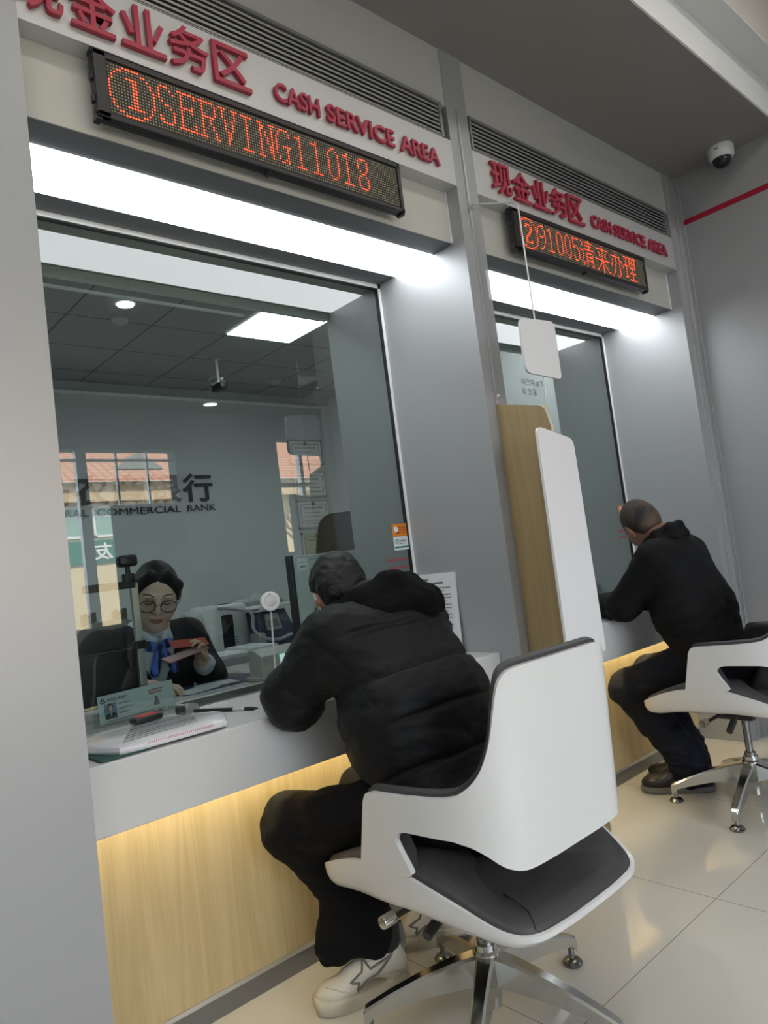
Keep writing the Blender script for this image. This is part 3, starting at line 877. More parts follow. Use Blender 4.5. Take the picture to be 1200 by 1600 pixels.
    for k in range(5):
        a = math.radians(leg0 + 72 * k)
        d = Vector((math.cos(a), math.sin(a), 0)); s_ = Vector((-d.y, d.x, 0))
        rows = []
        for r, zt_, zb_, w in ((.025, .168, .095, .024), (.09, .156, .092, .021), (.17, .134, .084, .018), (.25, .105, .068, .016), (.300, .084, .055, .0145), (.318, .076, .036, .0135), (.324, .070, .034, .0125)):
            c_ = O + d * r
            rows.append([c_ + s_ * w + Vector((0, 0, zb_)), c_ + s_ * w + Vector((0, 0, zt_ - .006)), c_ + s_ * w * .7 + Vector((0, 0, zt_)), c_ - s_ * w * .7 + Vector((0, 0, zt_)), c_ - s_ * w + Vector((0, 0, zt_ - .006)), c_ - s_ * w + Vector((0, 0, zb_))])
        lg = MB()
        V = [[lg.bm.verts.new(p_) for p_ in r_] for r_ in rows]
        for i in range(len(V) - 1):
            for j in range(6):
                lg.bm.faces.new((V[i][j], V[i][(j + 1) % 6], V[i + 1][(j + 1) % 6], V[i + 1][j]))
        lg.bm.faces.new(V[0]); lg.bm.faces.new(V[-1][::-1])
        leg = lg.build('leg', MT['chrome'], t, True, 30)
        c_ = O + d * .310
        MB().lathe([(0, 0), (.026, 0), (.028, .006), (.022, .014), (.009, .019), (.008, .05), (0, .05)], c_, n=20).build('foot_pad', MT['chrome_dark'], leg, True, 50)
    return t
chair(1.240, -.337, 0.0, -4, 'white shell armchair with grey lining in front of the left counter')
chair(2.935, -.330, 0.04, 44, 'white shell armchair at the right counter, cut by the frame')

# ------------------------------------------------------------------ people: distance-field bodies turned into one surface each
def noise3(P, seed=0):
    """smooth value noise in -1..1 for an (n,3) array"""
    P = np.asarray(P, np.float64)
    i = np.floor(P).astype(np.int64); f = P - i; f = f * f * (3 - 2 * f)
    def h(a, b, c):
        n = (a * 374761393 + b * 668265263 + c * 2147483647 + seed * 1274126177) & 0xFFFFFFFF
        n = ((n ^ (n >> 13)) * 1274126177) & 0xFFFFFFFF
        return ((n ^ (n >> 16)) & 0xFFFF) / 32767.5 - 1
    o = 0
    for dx in (0, 1):
        for dy in (0, 1):
            for dz in (0, 1):
                w = (f[:, 0] if dx else 1 - f[:, 0]) * (f[:, 1] if dy else 1 - f[:, 1]) * (f[:, 2] if dz else 1 - f[:, 2])
                o = o + w * h(i[:, 0] + dx, i[:, 1] + dy, i[:, 2] + dz)
    return o

class SDF:
    def __init__(s): s.p = []
    def cone(s, a, b, ra, rb=None, k=.03, sub=False):
        s.p.append(('c', np.array(a, float), np.array(b, float), ra, ra if rb is None else rb, k, sub)); return s
    def chain(s, pts, rs, k=.03):
        for i in range(len(pts) - 1): s.cone(pts[i], pts[i + 1], rs[i], rs[i + 1], k)
        return s
    def ell(s, c, r, R=None, k=.03, sub=False):
        """R: rows are the ellipsoid's axes"""
        s.p.append(('e', np.array(c, float), np.array(r, float), np.eye(3) if R is None else np.array(R, float), 0, k, sub)); return s
    def bounds(s):
        lo, hi = np.full(3, 1e9), np.full(3, -1e9)
        for q in s.p:
            if q[6]: continue
            if q[0] == 'c':
                r = max(q[3], q[4])
                lo = np.minimum(lo, np.minimum(q[1], q[2]) - r); hi = np.maximum(hi, np.maximum(q[1], q[2]) + r)
            else:
                e = np.sqrt(((q[3] * q[2][:, None]) ** 2).sum(0))
                lo = np.minimum(lo, q[1] - e); hi = np.maximum(hi, q[1] + e)
        return lo, hi
    def mesh(s, h, clip=None):
        lo, hi = s.bounds(); lo = lo - 4 * h; hi = hi + 4 * h
        n = np.ceil((hi - lo) / h).astype(int) + 1
        D = np.full(n, 0.2, np.float32)
        ax = [lo[i] + h * np.arange(n[i]) for i in range(3)]
        for q in s.p:
            k = q[5]; m = max(k, 3 * h) + .012
            if q[0] == 'c':
                r = max(q[3], q[4]); a, b = np.minimum(q[1], q[2]) - r - m, np.maximum(q[1], q[2]) + r + m
            else:
                e = np.sqrt(((q[3] * q[2][:, None]) ** 2).sum(0)); a, b = q[1] - e - m, q[1] + e + m
            i0 = np.maximum(0, np.floor((a - lo) / h).astype(int)); i1 = np.minimum(n, np.ceil((b - lo) / h).astype(int) + 1)
            if (i1 <= i0).any(): continue
            X, Y, Z = np.meshgrid(ax[0][i0[0]:i1[0]], ax[1][i0[1]:i1[1]], ax[2][i0[2]:i1[2]], indexing='ij')
            if q[0] == 'c':
                ba = q[2] - q[1]; L2 = max(ba @ ba, 1e-9)
                px, py, pz = X - q[1][0], Y - q[1][1], Z - q[1][2]
                t = np.clip((px * ba[0] + py * ba[1] + pz * ba[2]) / L2, 0, 1)
                d = np.sqrt((px - t * ba[0]) ** 2 + (py - t * ba[1]) ** 2 + (pz - t * ba[2]) ** 2) - (q[3] + (q[4] - q[3]) * t)
            else:
                px, py, pz = X - q[1][0], Y - q[1][1], Z - q[1][2]
                u = [(px * q[3][i][0] + py * q[3][i][1] + pz * q[3][i][2]) for i in range(3)]
                k0 = np.sqrt(sum((u[i] / q[2][i]) ** 2 for i in range(3))); k1 = np.sqrt(sum((u[i] / q[2][i] ** 2) ** 2 for i in range(3)))
                d = k0 * (k0 - 1) / np.maximum(k1, 1e-6)
            S = D[i0[0]:i1[0], i0[1]:i1[1], i0[2]:i1[2]]
            if q[6]:
                d = -d
                hh = np.maximum(k - np.abs(S - d), 0) / k
                S[...] = np.maximum(S, d) + hh * hh * k * .25
            else:
                hh = np.maximum(k - np.abs(S - d), 0) / k
                S[...] = np.minimum(S, d) - hh * hh * k * .25
        if clip is not None:
            X, Y, Z = np.meshgrid(*ax, indexing='ij')
            for pt, nr in clip:     # keep the side the normal points to
                nr = np.array(nr, float); nr /= np.linalg.norm(nr)
                D = np.maximum(D, -((X - pt[0]) * nr[0] + (Y - pt[1]) * nr[1] + (Z - pt[2]) * nr[2]))
        return surface_nets(D, lo, h)

def surface_nets(D, lo, h):
    I = D < 0
    n = D.shape
    c = np.zeros([k - 1 for k in n], np.int8)
    for dx in (0, 1):
        for dy in (0, 1):
            for dz in (0, 1):
                c += I[dx:n[0] - 1 + dx, dy:n[1] - 1 + dy, dz:n[2] - 1 + dz]
    cells = np.argwhere((c > 0) & (c < 8))
    idx = np.full(c.shape, -1, np.int64)
    idx[cells[:, 0], cells[:, 1], cells[:, 2]] = np.arange(len(cells))
    acc = np.zeros((len(cells), 3)); cnt = np.zeros(len(cells))
    cor = [(a, b, d) for a in (0, 1) for b in (0, 1) for d in (0, 1)]
    val = {q: D[cells[:, 0] + q[0], cells[:, 1] + q[1], cells[:, 2] + q[2]].astype(float) for q in cor}
    for q in cor:
        for ax in range(3):
            if q[ax] == 0:
                r = list(q); r[ax] = 1; r = tuple(r)
                a, b = val[q], val[r]
                s = (a < 0) != (b < 0)
                t = np.where(s, a / np.where(a - b == 0, 1, a - b), 0)
                p = np.array(q, float)[None, :] + 0 * acc; p[:, ax] += t
                acc[s] += p[s]; cnt[s] += 1
    V = lo + h * (cells + acc / cnt[:, None])
    faces = []
    for ax in range(3):
        sl0 = [slice(None)] * 3; sl1 = [slice(None)] * 3
        sl0[ax] = slice(0, n[ax] - 1); sl1[ax] = slice(1, n[ax])
        E = I[tuple(sl0)] != I[tuple(sl1)]
        e = np.argwhere(E)
        o = [i for i in range(3) if i != ax]
        ok = (e[:, o[0]] > 0) & (e[:, o[1]] > 0) & (e[:, o[0]] < n[o[0]] - 1) & (e[:, o[1]] < n[o[1]] - 1)
        e = e[ok]
        q = []
        for da, db in ((0, 0), (-1, 0), (-1, -1), (0, -1)):
            f = e.copy(); f[:, o[0]] += da; f[:, o[1]] += db
            q.append(idx[f[:, 0], f[:, 1], f[:, 2]])
        q = np.stack(q, 1)
        flip = I[e[:, 0], e[:, 1], e[:, 2]]
        if ax == 1: flip = ~flip
        q[~flip] = q[~flip][:, ::-1]
        faces.append(q)
    return V, np.concatenate(faces)

def to_mesh(name, V, Fc):
    me = bpy.data.meshes.new(name)
    me.vertices.add(len(V)); me.vertices.foreach_set('co', V.astype(np.float32).ravel())
    me.loops.add(len(Fc) * 4); me.loops.foreach_set('vertex_index', Fc.astype(np.int32).ravel())
    me.polygons.add(len(Fc)); me.polygons.foreach_set('loop_start', np.arange(0, len(Fc) * 4, 4, dtype=np.int32)); me.polygons.foreach_set('loop_total', np.full(len(Fc), 4, np.int32))
    me.update(calc_edges=True); me.validate()
    return me

def relax(V, Fc, it=2, lam=.5):
    for _ in range(it):
        S = np.zeros_like(V); n = np.zeros(len(V))
        for a, b in ((0, 1), (1, 2), (2, 3), (3, 0)):
            np.add.at(S, Fc[:, a], V[Fc[:, b]]); np.add.at(S, Fc[:, b], V[Fc[:, a]])
            np.add.at(n, Fc[:, a], 1); np.add.at(n, Fc[:, b], 1)
        V = V + lam * (S / n[:, None] - V)
    return V

def normals(V, Fc):
    N = np.zeros_like(V)
    fn = np.cross(V[Fc[:, 2]] - V[Fc[:, 0]], V[Fc[:, 3]] - V[Fc[:, 1]])
    for k in range(4): np.add.at(N, Fc[:, k], fn)
    return N / np.maximum(np.linalg.norm(N, axis=1), 1e-9)[:, None]

def skin(name, sdf, h, m, parent, disp=None, it=2, clip=None):
    V, Fc = sdf.mesh(h, clip)
    V = relax(V, Fc, it)
    if disp is not None:
        N = normals(V, Fc)
        V = V + N * disp(V, N)[:, None]
    me = to_mesh(name, V, Fc)
    return link(name, me, m, parent, True)

def basis(f, u):
    f = np.array(f, float); f /= np.linalg.norm(f)
    u = np.array(u, float); u -= f * (u @ f); u /= np.linalg.norm(u)
    r = np.cross(f, u)
    return np.array([r, f, u])       # rows: right, forward, up

def head_sdf(S, C, B, k=1.0, ears=True):
    """C: centre of the skull; B rows right/forward/up; face details"""
    r, f, u = B
    P = lambda x, y, z: C + (r * x + f * y + u * z) * k
    E = lambda c, rad, kk=.02, R=None: S.ell(c, np.array(rad) * k, B if R is None else R, kk)
    E(P(0, -.012, .022), (.073, .092, .088))
    E(P(0, .03, .0), (.066, .066, .088))
    E(P(0, .034, -.055), (.053, .052, .058), .03)          # jaw
    E(P(0, .068, -.095), (.022, .018, .018), .025)         # chin
    for s in (-1, 1):
        E(P(s * .040, .068, -.030), (.022, .018, .026), .022)     # cheek
        S.ell(P(s * .030, .100, .010), np.array((.018, .014, .012)) * k, B, .012, True)   # eye socket
        E(P(s * .030, .081, .008), (.013, .012, .010), .006)      # eyelid
        E(P(s * .030, .092, .028), (.022, .009, .006), .014)      # brow
        if ears:
            RR = np.array([r * .95 + f * .25 * s * 0, f * .96 - u * .2, u * .97 + f * .2])
            S.ell(P(s * .074, -.008, -.008), np.array((.009, .018, .030)) * k, RR, .006)
            S.ell(P(s * .082, -.004, -.004), np.array((.006, .010, .018)) * k, RR, .006, True)
            S.ell(P(s * .074, .0, -.032), np.array((.006, .008, .010)) * k, RR, .006)
    S.cone(P(0, .093, .022), P(0, .112, -.022), .007 * k, .010 * k, .014)  # nose
    for s in (-1, 1): E(P(s * .011, .098, -.026), (.008, .009, .007), .008)
    E(P(0, .092, -.052), (.022, .008, .0055), .006); E(P(0, .089, -.064), (.018, .008, .006), .006)   # lips
    S.ell(P(0, .103, -.058), np.array((.022, .006, .0016)) * k, B, .003, True)

def hand_sdf(S, w, d, nrm, thumb_side, curl=.5, k=1.0, spread=.08):
    """w: wrist; d: towards the fingers; nrm: out of the palm; thumb_side: +1/-1"""
    d = np.array(d, float); d /= np.linalg.norm(d)
    nrm = np.array(nrm, float); nrm -= d * (nrm @ d); nrm /= np.linalg.norm(nrm)
    s = np.cross(d, nrm) * thumb_side
    w = np.array(w, float)
    S.ell(w + d * .045 * k, np.array((.040, .048, .015)) * k, np.array([s, d, nrm]), .012)
    S.cone(w - d * .02, w + d * .03 * k, .024 * k, .022 * k, .02)
    for i, (o, L) in enumerate(((.030, .068), (.010, .076), (-.010, .071), (-.029, .056))):
        a = w + d * (.082 - abs(i - 1.2) * .004) * k + s * o * k
        dirv = d + s * (1.5 - i) * spread
        dirv /= np.linalg.norm(dirv)
        p = a; ang = curl * .55
        for j, (fl, rr) in enumerate(((.46, .0085), (.30, .0078), (.24, .0070))):
            v = dirv * math.cos(ang) + nrm * math.sin(ang)
            q = p + v * L * fl * k
            S.cone(p, q, rr * k, (rr - .0006) * k, .004)
            p = q; ang += curl * .8
    a = w + d * .022 * k + s * .026 * k + nrm * .004
    b_ = a + (d * .6 + s * .7 + nrm * .35) * .036 * k
    c_ = b_ + (d * .85 + s * .15 + nrm * .55) * .034 * k
    e_ = c_ + (d * .9 - s * .1 + nrm * .4) * .024 * k
    S.cone(a, b_, .0135 * k, .011 * k, .012).cone(b_, c_, .0105 * k, .009 * k, .005).cone(c_, e_, .009 * k, .0075 * k, .004)

MT['skin'] = mat('skin', (0.36, 0.185, 0.12), 0.5, noise=.08, nscale=30)
MT['skin_f'] = mat('skin_fair', (0.66, 0.46, 0.355), 0.5)
MT['hair'] = mat('black_hair', (0.0045, 0.004, 0.004), 0.5, spec=.35, bump=.5, bscale=220)
MT['puffer'] = mat('black_puffer', (0.0045, 0.005, 0.0062), 0.6, spec=.25, sheen=.02, bump=.25, bscale=28)
MT['knit'] = mat('black_knit', (0.003, 0.003, 0.0035), 0.95, spec=.15, bump=.4, bscale=260)
MT['denim'] = mat('black_trousers', (0.004, 0.004, 0.005), 0.85, spec=.2, bump=.3, bscale=40)
MT['navy'] = mat('navy_trousers', (0.004, 0.005, 0.011), 0.8, spec=.25, bump=.3, bscale=40)
MT['blackcloth'] = mat('black_cloth', (0.0035, 0.0035, 0.004), 0.8, spec=.25, bump=.3, bscale=36)
MT['shoe'] = mat('cream_leather', (0.62, 0.57, 0.47), 0.55, noise=.18, nscale=18)
MT['sole'] = mat('cream_rubber', (0.55, 0.50, 0.39), 0.6, noise=.15, nscale=25)
MT['grey_trim'] = mat('grey_suede', (0.17, 0.16, 0.14), 0.8)
MT['mask'] = mat('white_mask', (0.72, 0.72, 0.71), 0.7)

def wr(P, amp, sc, seed=0, stretch=(1, 1, 1)):
    return amp * (noise3(P * np.array(stretch) * sc, seed) + .5 * noise3(P * np.array(stretch) * sc * 2.1, seed + 1))

def shoe(parent, name, heel, toe, m_up, m_sole, sport=True, kz=1.0, h=.0035):
    """heel, toe: points on the sole at floor level"""
    heel = np.array(heel, float); toe = np.array(toe, float)
    d = toe - heel; L = np.linalg.norm(d); d /= L
    s = np.cross(d, [0, 0, 1.0]); s /= np.linalg.norm(s); u = np.cross(s, d)
    k = L / .29
    P = lambda x, y, z: heel + s * x * k + d * y * k + u * z * k * kz
    B = np.array([s, d, u])
    U = SDF()
    U.ell(P(0, .045, .055), np.array((.036, .048, .048)) * k, B, .02)
    U.ell(P(0, .215, .040), np.array((.045, .075, .034)) * k, B, .03)
    U.cone(P(0, .06, .085), P(0, .17, .062), .034 * k, .034 * k, .03)
    U.cone(P(0, .040, .06), P(0, .045, .118), .036 * k, .034 * k, .03)
    U.cone(P(0, .075, .10), P(0, .10, .115), .022 * k, .016 * k, .02)
    U.cone(P(0, .052, .085), P(0, .050, .19), .027 * k, .030 * k, .008, True)
    up_ = skin(name, U, h, m_up, parent, lambda V, N: wr(V, .0009, 40, 3), 2, clip=[(P(0, 0, .018), u)])
    o = []
    for y, w in ((0.0, .018), (.004, .028), (.03, .038), (.09, .040), (.15, .043), (.21, .049), (.25, .045), (.275, .034), (.287, .018)):
        o.append((y, w))
    rows = []
    hts = (.040, .046, .046, .036, .033, .034, .031, .036, .040) if sport else (.026,) * 9
    lip = [(-.0, .92, 0.0), (.0, 1.0, .006), (1, 1.04, 0), (1, .97, .004)]
    mb = MB()
    ring = [(w, y) for y, w in o] + [(-w, y) for y, w in o[::-1]]
    hh = list(hts) + list(hts[::-1])
    levels = []
    for top, sc, dz in ((0, .93, 0.0), (0, 1.02, .007), (1, 1.06, -.010), (1, 1.03, 0), (1, .90, .002)):
        levels.append([mb.bm.verts.new(Vector(P(w * sc, (y - .145) * sc + .145, (hh[i] if top else 0) + dz))) for i, (w, y) in enumerate(ring)])
    n = len(ring)
    for A, Bq in zip(levels, levels[1:]):
        for i in range(n): mb.bm.faces.new((A[i], A[(i + 1) % n], Bq[(i + 1) % n], Bq[i]))
    mb.bm.faces.new(levels[0][::-1]); mb.bm.faces.new(levels[-1])
    sub = mb.build('sole', m_sole, up_, True, 60)
    return up_, P, B, k

def body(parent, hC, hB, hk, neck, shL, shR, elL, elR, wrL, wrR, chest, mid, pelvis, hips=None, knees=None, ankles=None, h=.005, m=None, hands=((0, 1, 0), (0, 0, -1), .5), handk=1.0, hand2=None):
    S = SDF()
    head_sdf(S, hC, hB, hk)
    S.chain([np.array(neck), hC + hB[1] * -.015 - hB[2] * .045], [.056, .054], .03)
    for p_, q_, a, b_ in ((pelvis, mid, .11, .105), (mid, chest, .105, .10)):
        for sx in (-.05, .05): S.cone(np.array(p_) + [sx, 0, 0], np.array(q_) + [sx, 0, 0], a, b_, .06)
    S.cone(chest, neck, .085, .055, .04)
    S.cone(shL, shR, .05, .05, .04)
    for sgn, sh, el, wri, hd in ((-1, shL, elL, wrL, hands), (1, shR, elR, wrR, hand2 or hands)):
        S.chain([sh, el, wri], [.048, .040, .027], .02)
        hand_sdf(S, wri, hd[0], hd[1], hd[3] if len(hd) > 3 else -sgn, hd[2], handk)
    if hips:
        for hp, kn, an in zip(hips, knees, ankles):
            S.chain([hp, kn, np.array(an) + [0, 0, .06]], [.075, .05, .034], .02)
    return skin('body', S, h, m or MT['skin'], parent, None, 1)

# ---- customer at the left counter
A = np.array
P1 = thing('person', 'person in black hooded puffer jacket leaning on the left counter', 'person', (1.24, -.3, 0))
c1 = A((1.238, .080, 1.092)); b1 = basis((.42, .70, -.60), (.2, .5, .8))
L1 = dict(neck=A((1.245, -.03, 1.03)), shL=A((1.07, -.09, .975)), shR=A((1.395, -.07, .975)), elL=A((1.01, .045, .822)), elR=A((1.50, .07, .83)), wrL=A((1.155, .295, .83)), wrR=A((1.335, .30, .83)), chest=A((1.24, -.12, .92)), mid=A((1.225, -.215, .76)), pelvis=A((1.235, -.315, .56)))
hips = [A((1.13, -.30, .545)), A((1.35, -.30, .545))]; knees = [A((1.0, .135, .475)), A((1.295, .15, .478))]; ank = [A((1.140, -.018, .125)), A((1.43, .045, .11))]
body(P1, c1, b1, 1.0, hips=hips, knees=knees, ankles=ank, h=.0055, hands=((.35, .9, -.05), (.1, 0, -1), .45), hand2=((-.35, .9, -.05), (-.1, 0, -1), .5), **L1)
H = SDF()
r, f, u = b1
H.ell(c1 - f * .014 + u * .028, (.083, .101, .093), b1, .02)
H.ell(c1 - f * .06 - u * .02, (.068, .055, .075), b1, .03)
H.ell(c1 + f * .03 + u * .075, (.07, .07, .04), b1, .03)
def hairdisp(V, N): return wr(V, .0035, 55, 5, (1, .4, 1)) + wr(V, .003, 22, 8)
skin('hair', H, .0045, MT['hair'], P1, hairdisp, 1, clip=[(c1 + f * .050 - u * .018, -f * .72 + u * .7), (c1 - u * .078, u - f * .1)])
Mk = SDF()
Mk.ell(c1 + f * .062 - u * .052, (.060, .052, .056), b1, .02)
mk = skin('face_mask', Mk, .005, MT['mask'], P1, None, 1, clip=[(c1 + f * .035 - u * .06, f * .9 - u * .3)])
for s_ in (-1, 1):
    mb = MB(); mb.tube([c1 + r * s_ * .058 + f * .05 - u * .03, c1 + r * s_ * .076 + f * .02 - u * .010, c1 + r * s_ * .080 - f * .012 + u * .012, c1 + r * s_ * .079 - f * .022 - u * .02, c1 + r * s_ * .070 + f * .005 - u * .052, c1 + r * s_ * .058 + f * .04 - u * .07], .0022, 6)
    mb.build('ear_loop', MT['mask'], mk)
J = SDF()
for sx in (-.072, .062):
    J.chain([L1['pelvis'] + [sx, .01, .0], L1['mid'] + [sx, -.005, 0], L1['chest'] + [sx * .9, -.01, -.01]], [.134, .142, .130], .08)
J.ell(L1['pelvis'] + A((0, .01, -.0)), (.215, .150, .10), None, .06)
J.cone(L1['shL'] + A((.03, -.01, .0)), L1['shR'] + A((-.03, -.01, 0)), .098, .098, .07)
J.cone(L1['chest'], L1['neck'] + A((0, -.01, .0)), .12, .085, .06)
J.chain([L1['shL'] + A((.0, 0, -.0)), L1['elL'] + A((.0, .0, .005)), L1['wrL']], [.094, .082, .056], .04)
J.chain([L1['shR'], L1['elR'], L1['wrR']], [.092, .080, .056], .04)
sd = A((0, .34, .94)); sd = sd / np.linalg.norm(sd)
ad = (L1['elL'] - L1['shL']); ad = ad / np.linalg.norm(ad)
def puff(V, N):
    s1 = (V - L1['pelvis']) @ sd
    s2 = (V - L1['shL']) @ ad
    arm = np.clip((np.abs(V[:, 0] - 1.245) - .185) / .06, 0, 1) * np.clip((V[:, 2] - .7) / .05, 0, 1)
    q1 = np.abs(np.sin(np.pi * (s1 + .03) / .118)) ** .35; q2 = np.abs(np.sin(np.pi * (s2 + .0) / .16)) ** .5
    s1w = s1 + .012 * noise3(V * 5, 77)
    g1 = np.abs(((s1w + .03) / .118 + .5) % 1 - .5) * .118
    gr = -.007 * np.exp(-(g1 / .006) ** 2) * (1 - arm)
    d = gr + .012 * ((1 - arm) * (q1 - .75) + arm * .6 * (q2 - .75))
    return d + wr(V, .0065, 11, 21, (1, 1, 1.7)) + wr(V, .0022, 30, 31, (1, 1, 2.2))
jk = skin('puffer_jacket', J, .0052, MT['puffer'], P1, puff, 2)
Hd = SDF()
nk = L1['neck']
pts = [nk + A(v) for v in ((-.105, .035, -.02), (-.112, -.01, .015), (-.08, -.075, .045), (.02, -.105, .072), (.10, -.075, .060), (.13, .0, .035), (.12, .07, .0))]
pts = [p_ + A((0, 0, -.02)) for p_ in pts]
Hd.chain(pts, [.030, .038, .046, .052, .050, .046, .04], .03)
Hd.ell(nk + A((.03, -.130, .005)), (.15, .072, .060), None, .04)
Hd.ell(nk + A((.09, -.10, -.01)), (.07, .06, .05), None, .04)
skin('hood', Hd, .006, MT['knit'], P1, lambda V, N: wr(V, .009, 13, 41, (1, 1, 1.5)) + wr(V, .003, 34, 44), 1)
T = SDF()
T.ell(L1['pelvis'] + A((0, -.01, -.02)), (.185, .14, .10), None, .05)
for hp, kn, an in zip(hips, knees, ank):
    T.chain([hp, kn + A((0, -.015, -.005)), an + A((0, .0, .06))], [.098, .080, .054], .04)
    T.cone(an + A((-.005, 0, .09)), an + A((-.008, .008, .026)), .052, .050, .03)
T.cone(knees[0] * .35 + ank[0] * .65, A((1.048, .050, .145)), .066, .050, .03)
T.cone(A((1.055, .045, .155)), ank[0] + A((-.01, 0, .035)), .050, .050, .03)
def wrinkle(V, N):
    return wr(V, .006, 14, 61, (1, 1, 1.8)) + wr(V, .0035, 30, 64, (.7, .7, 2.4)) * np.clip((.45 - V[:, 2]) / .2, .3, 1.4)
skin('trousers', T, .006, MT['denim'], P1, wrinkle, 2)
for nm, he, to, ll in (('shoe', (1.205, -.052, 0), (.970, .052, 0), 1), ('shoe', (1.480, -.025, 0.0), (1.285, .150, 0), 1)):
    sh_, P, B, k = shoe(P1, nm, he, to, MT['shoe'], MT['sole'], True, 1.3)
    # grey star-shaped outline laid on the side of the upper, heel tab and laces
    from mathutils.bvhtree import BVHTree
    vs = [v.co.copy() for v in sh_.data.vertices]
    bv = BVHTree.FromPolygons(vs, [tuple(p_.vertices) for p_ in sh_.data.polygons])
    def on(sd_, y, z):
        o_ = Vector(P(sd_ * .2, y, z)); hit = bv.ray_cast(o_, Vector(-B[0] * sd_))
        return hit[0] + Vector(B[0] * sd_) * .0012 if hit[0] is not None else None
    for s_ in (-1, 1):
        star = [(.045, .102), (.085, .086), (.118, .078), (.135, .098), (.146, .076), (.185, .062), (.158, .056), (.166, .040), (.130, .054), (.098, .062), (.070, .084)]
        dense = []
        for q0, q1 in zip(star, star[1:] + star[:1]):
            dense += [(q0[0] + (q1[0] - q0[0]) * t_ / 5, q0[1] + (q1[1] - q0[1]) * t_ / 5) for t_ in range(5)]
        pts_ = [p_ for p_ in (on(s_, *q) for q in dense) if p_ is not None]
        if len(pts_) > 8:
            mb = MB(); mb.tube(pts_, .0032, 6, closed=True); mb.build('side_overlay', MT['grey_trim'], sh_, True)
        pts_ = [p_ for p_ in (on(s_, y, .050 + .010 * math.sin(y * 30)) for y in np.linspace(.015, .26, 40)) if p_ is not None]
        if len(pts_) > 8:
            mb = MB(); mb.tube(pts_, .0016, 5); mb.build('side_seam', MT['sole'], sh_, True)
    SK = SDF(); SK.cone(P(0, .050, .075), P(-.0, .050, .15), .034, .040, .02)
    skin('sock', SK, .005, MT['black_matte'], P1, None, 1)
    mb = MB(); mb.tube([P(0, .004, .085), P(0, -.002, .115), P(0, .004, .150)], [.011, .011, .009], 8); mb.build('heel_tab', MT['grey_trim'], sh_, True)
    mb = MB()
    for y in (.135, .152, .169, .186): mb.tube([P(-.030, y, .074 - (y - .13) * .35), P(0, y + .004, .094 - (y - .13) * .45), P(.030, y, .074 - (y - .13) * .35)], .0035, 6)
    mb.build('laces', MT['mask'], sh_, True)

# ---- customer at the right counter
P2 = thing('person', 'person with cropped hair in plain black jacket seated at the right counter', 'person', (2.935, -.3, 0))
c2 = A((2.925, -.012, 1.190)); b2 = basis((.66, .60, -.50), (0, .55, .8))
L2 = dict(neck=A((2.935, -.115, 1.11)), shL=A((2.785, -.125, 1.03)), shR=A((3.08, -.125, 1.03)), elL=A((2.755, .035, .842)), elR=A((3.15, .05, .84)), wrL=A((2.93, .29, .83)), wrR=A((3.01, .31, .83)), chest=A((2.935, -.135, .96)), mid=A((2.925, -.195, .79)), pelvis=A((2.93, -.255, .61)))
hips2 = [A((2.835, -.29, .595)), A((3.035, -.29, .595))]; knees2 = [A((2.80, .10, .475)), A((3.05, .13, .49))]; ank2 = [A((2.94, -.075, .11)), A((3.06, -.02, .11))]
body(P2, c2, b2, 1.0, hips=hips2, knees=knees2, ankles=ank2, h=.0055, hands=((.35, .9, -.05), (.1, 0, -1), .45), hand2=((-.35, .9, -.05), (-.1, 0, -1), .5), **L2)
H = SDF(); r, f, u = b2
H.ell(c2 - f * .013 + u * .024, (.0755, .0945, .0885), b2, .02)
H.ell(c2 - f * .055 - u * .02, (.062, .050, .07), b2, .03)
def stubble():
    m = mat('cropped_hair', (.035, .026, .020), .75)
    nt = m.node_tree; b = nt.nodes['Principled BSDF']
    tc = nt.nodes.new('ShaderNodeTexCoord'); n = nt.nodes.new('ShaderNodeTexNoise'); n.inputs['Scale'].default_value = 14; n.inputs['Detail'].default_value = 6
    nt.links.new(tc.outputs['Object'], n.inputs['Vector'])
    mr = nt.nodes.new('ShaderNodeMapRange'); mr.inputs['From Min'].default_value = .38; mr.inputs['From Max'].default_value = .70
    nt.links.new(n.outputs['Fac'], mr.inputs['Value'])
    mx = nt.nodes.new('ShaderNodeMixRGB'); mx.inputs[1].default_value = (.012, .010, .009, 1); mx.inputs[2].default_value = (.10, .065, .045, 1)
    nt.links.new(mr.outputs[0], mx.inputs[0]); nt.links.new(mx.outputs[0], b.inputs['Base Color'])
    return m
skin('hair', H, .0045, stubble(), P2, lambda V, N: wr(V, .0006, 90, 5), 1, clip=[(c2 + f * .045 - u * .018, -f * .72 + u * .7), (c2 - u * .062, u - f * .1)])
J = SDF()
for sx in (-.07, .07):
    J.chain([L2['pelvis'] + A((sx, .01, .0)), L2['mid'] + A((sx, -.0, 0)), L2['chest'] + A((sx * .95, -.005, -.01))], [.112, .125, .125], .08)
J.ell(L2['pelvis'] + A((0, .0, .01)), (.195, .145, .075), None, .05)
J.cone(L2['shL'] + A((.02, 0, .0)), L2['shR'] + A((-.02, 0, 0)), .082, .082, .07)
J.cone(L2['chest'], L2['neck'] + A((0, -.008, -.012)), .11, .074, .05)
J.chain([L2['shL'], L2['elL'], L2['wrL']], [.080, .066, .046], .035)
J.chain([L2['shR'], L2['elR'], L2['wrR']], [.080, .066, .046], .035)
def folds(V, N):
    lo = np.clip((1.0 - V[:, 2]) / .25, .15, 1)
    s1 = V[:, 2] + .25 * V[:, 1] + .35 * np.abs(V[:, 0] - 2.935)
    return lo * (.0022 * np.sin(s1 * 95 + 3.5 * noise3(V * 6, 71)) + wr(V, .0035, 12, 73, (.7, .7, 2.6))) + wr(V, .0015, 34, 78)
jk2 = skin('jacket', J, .006, MT['blackcloth'], P2, folds, 2)
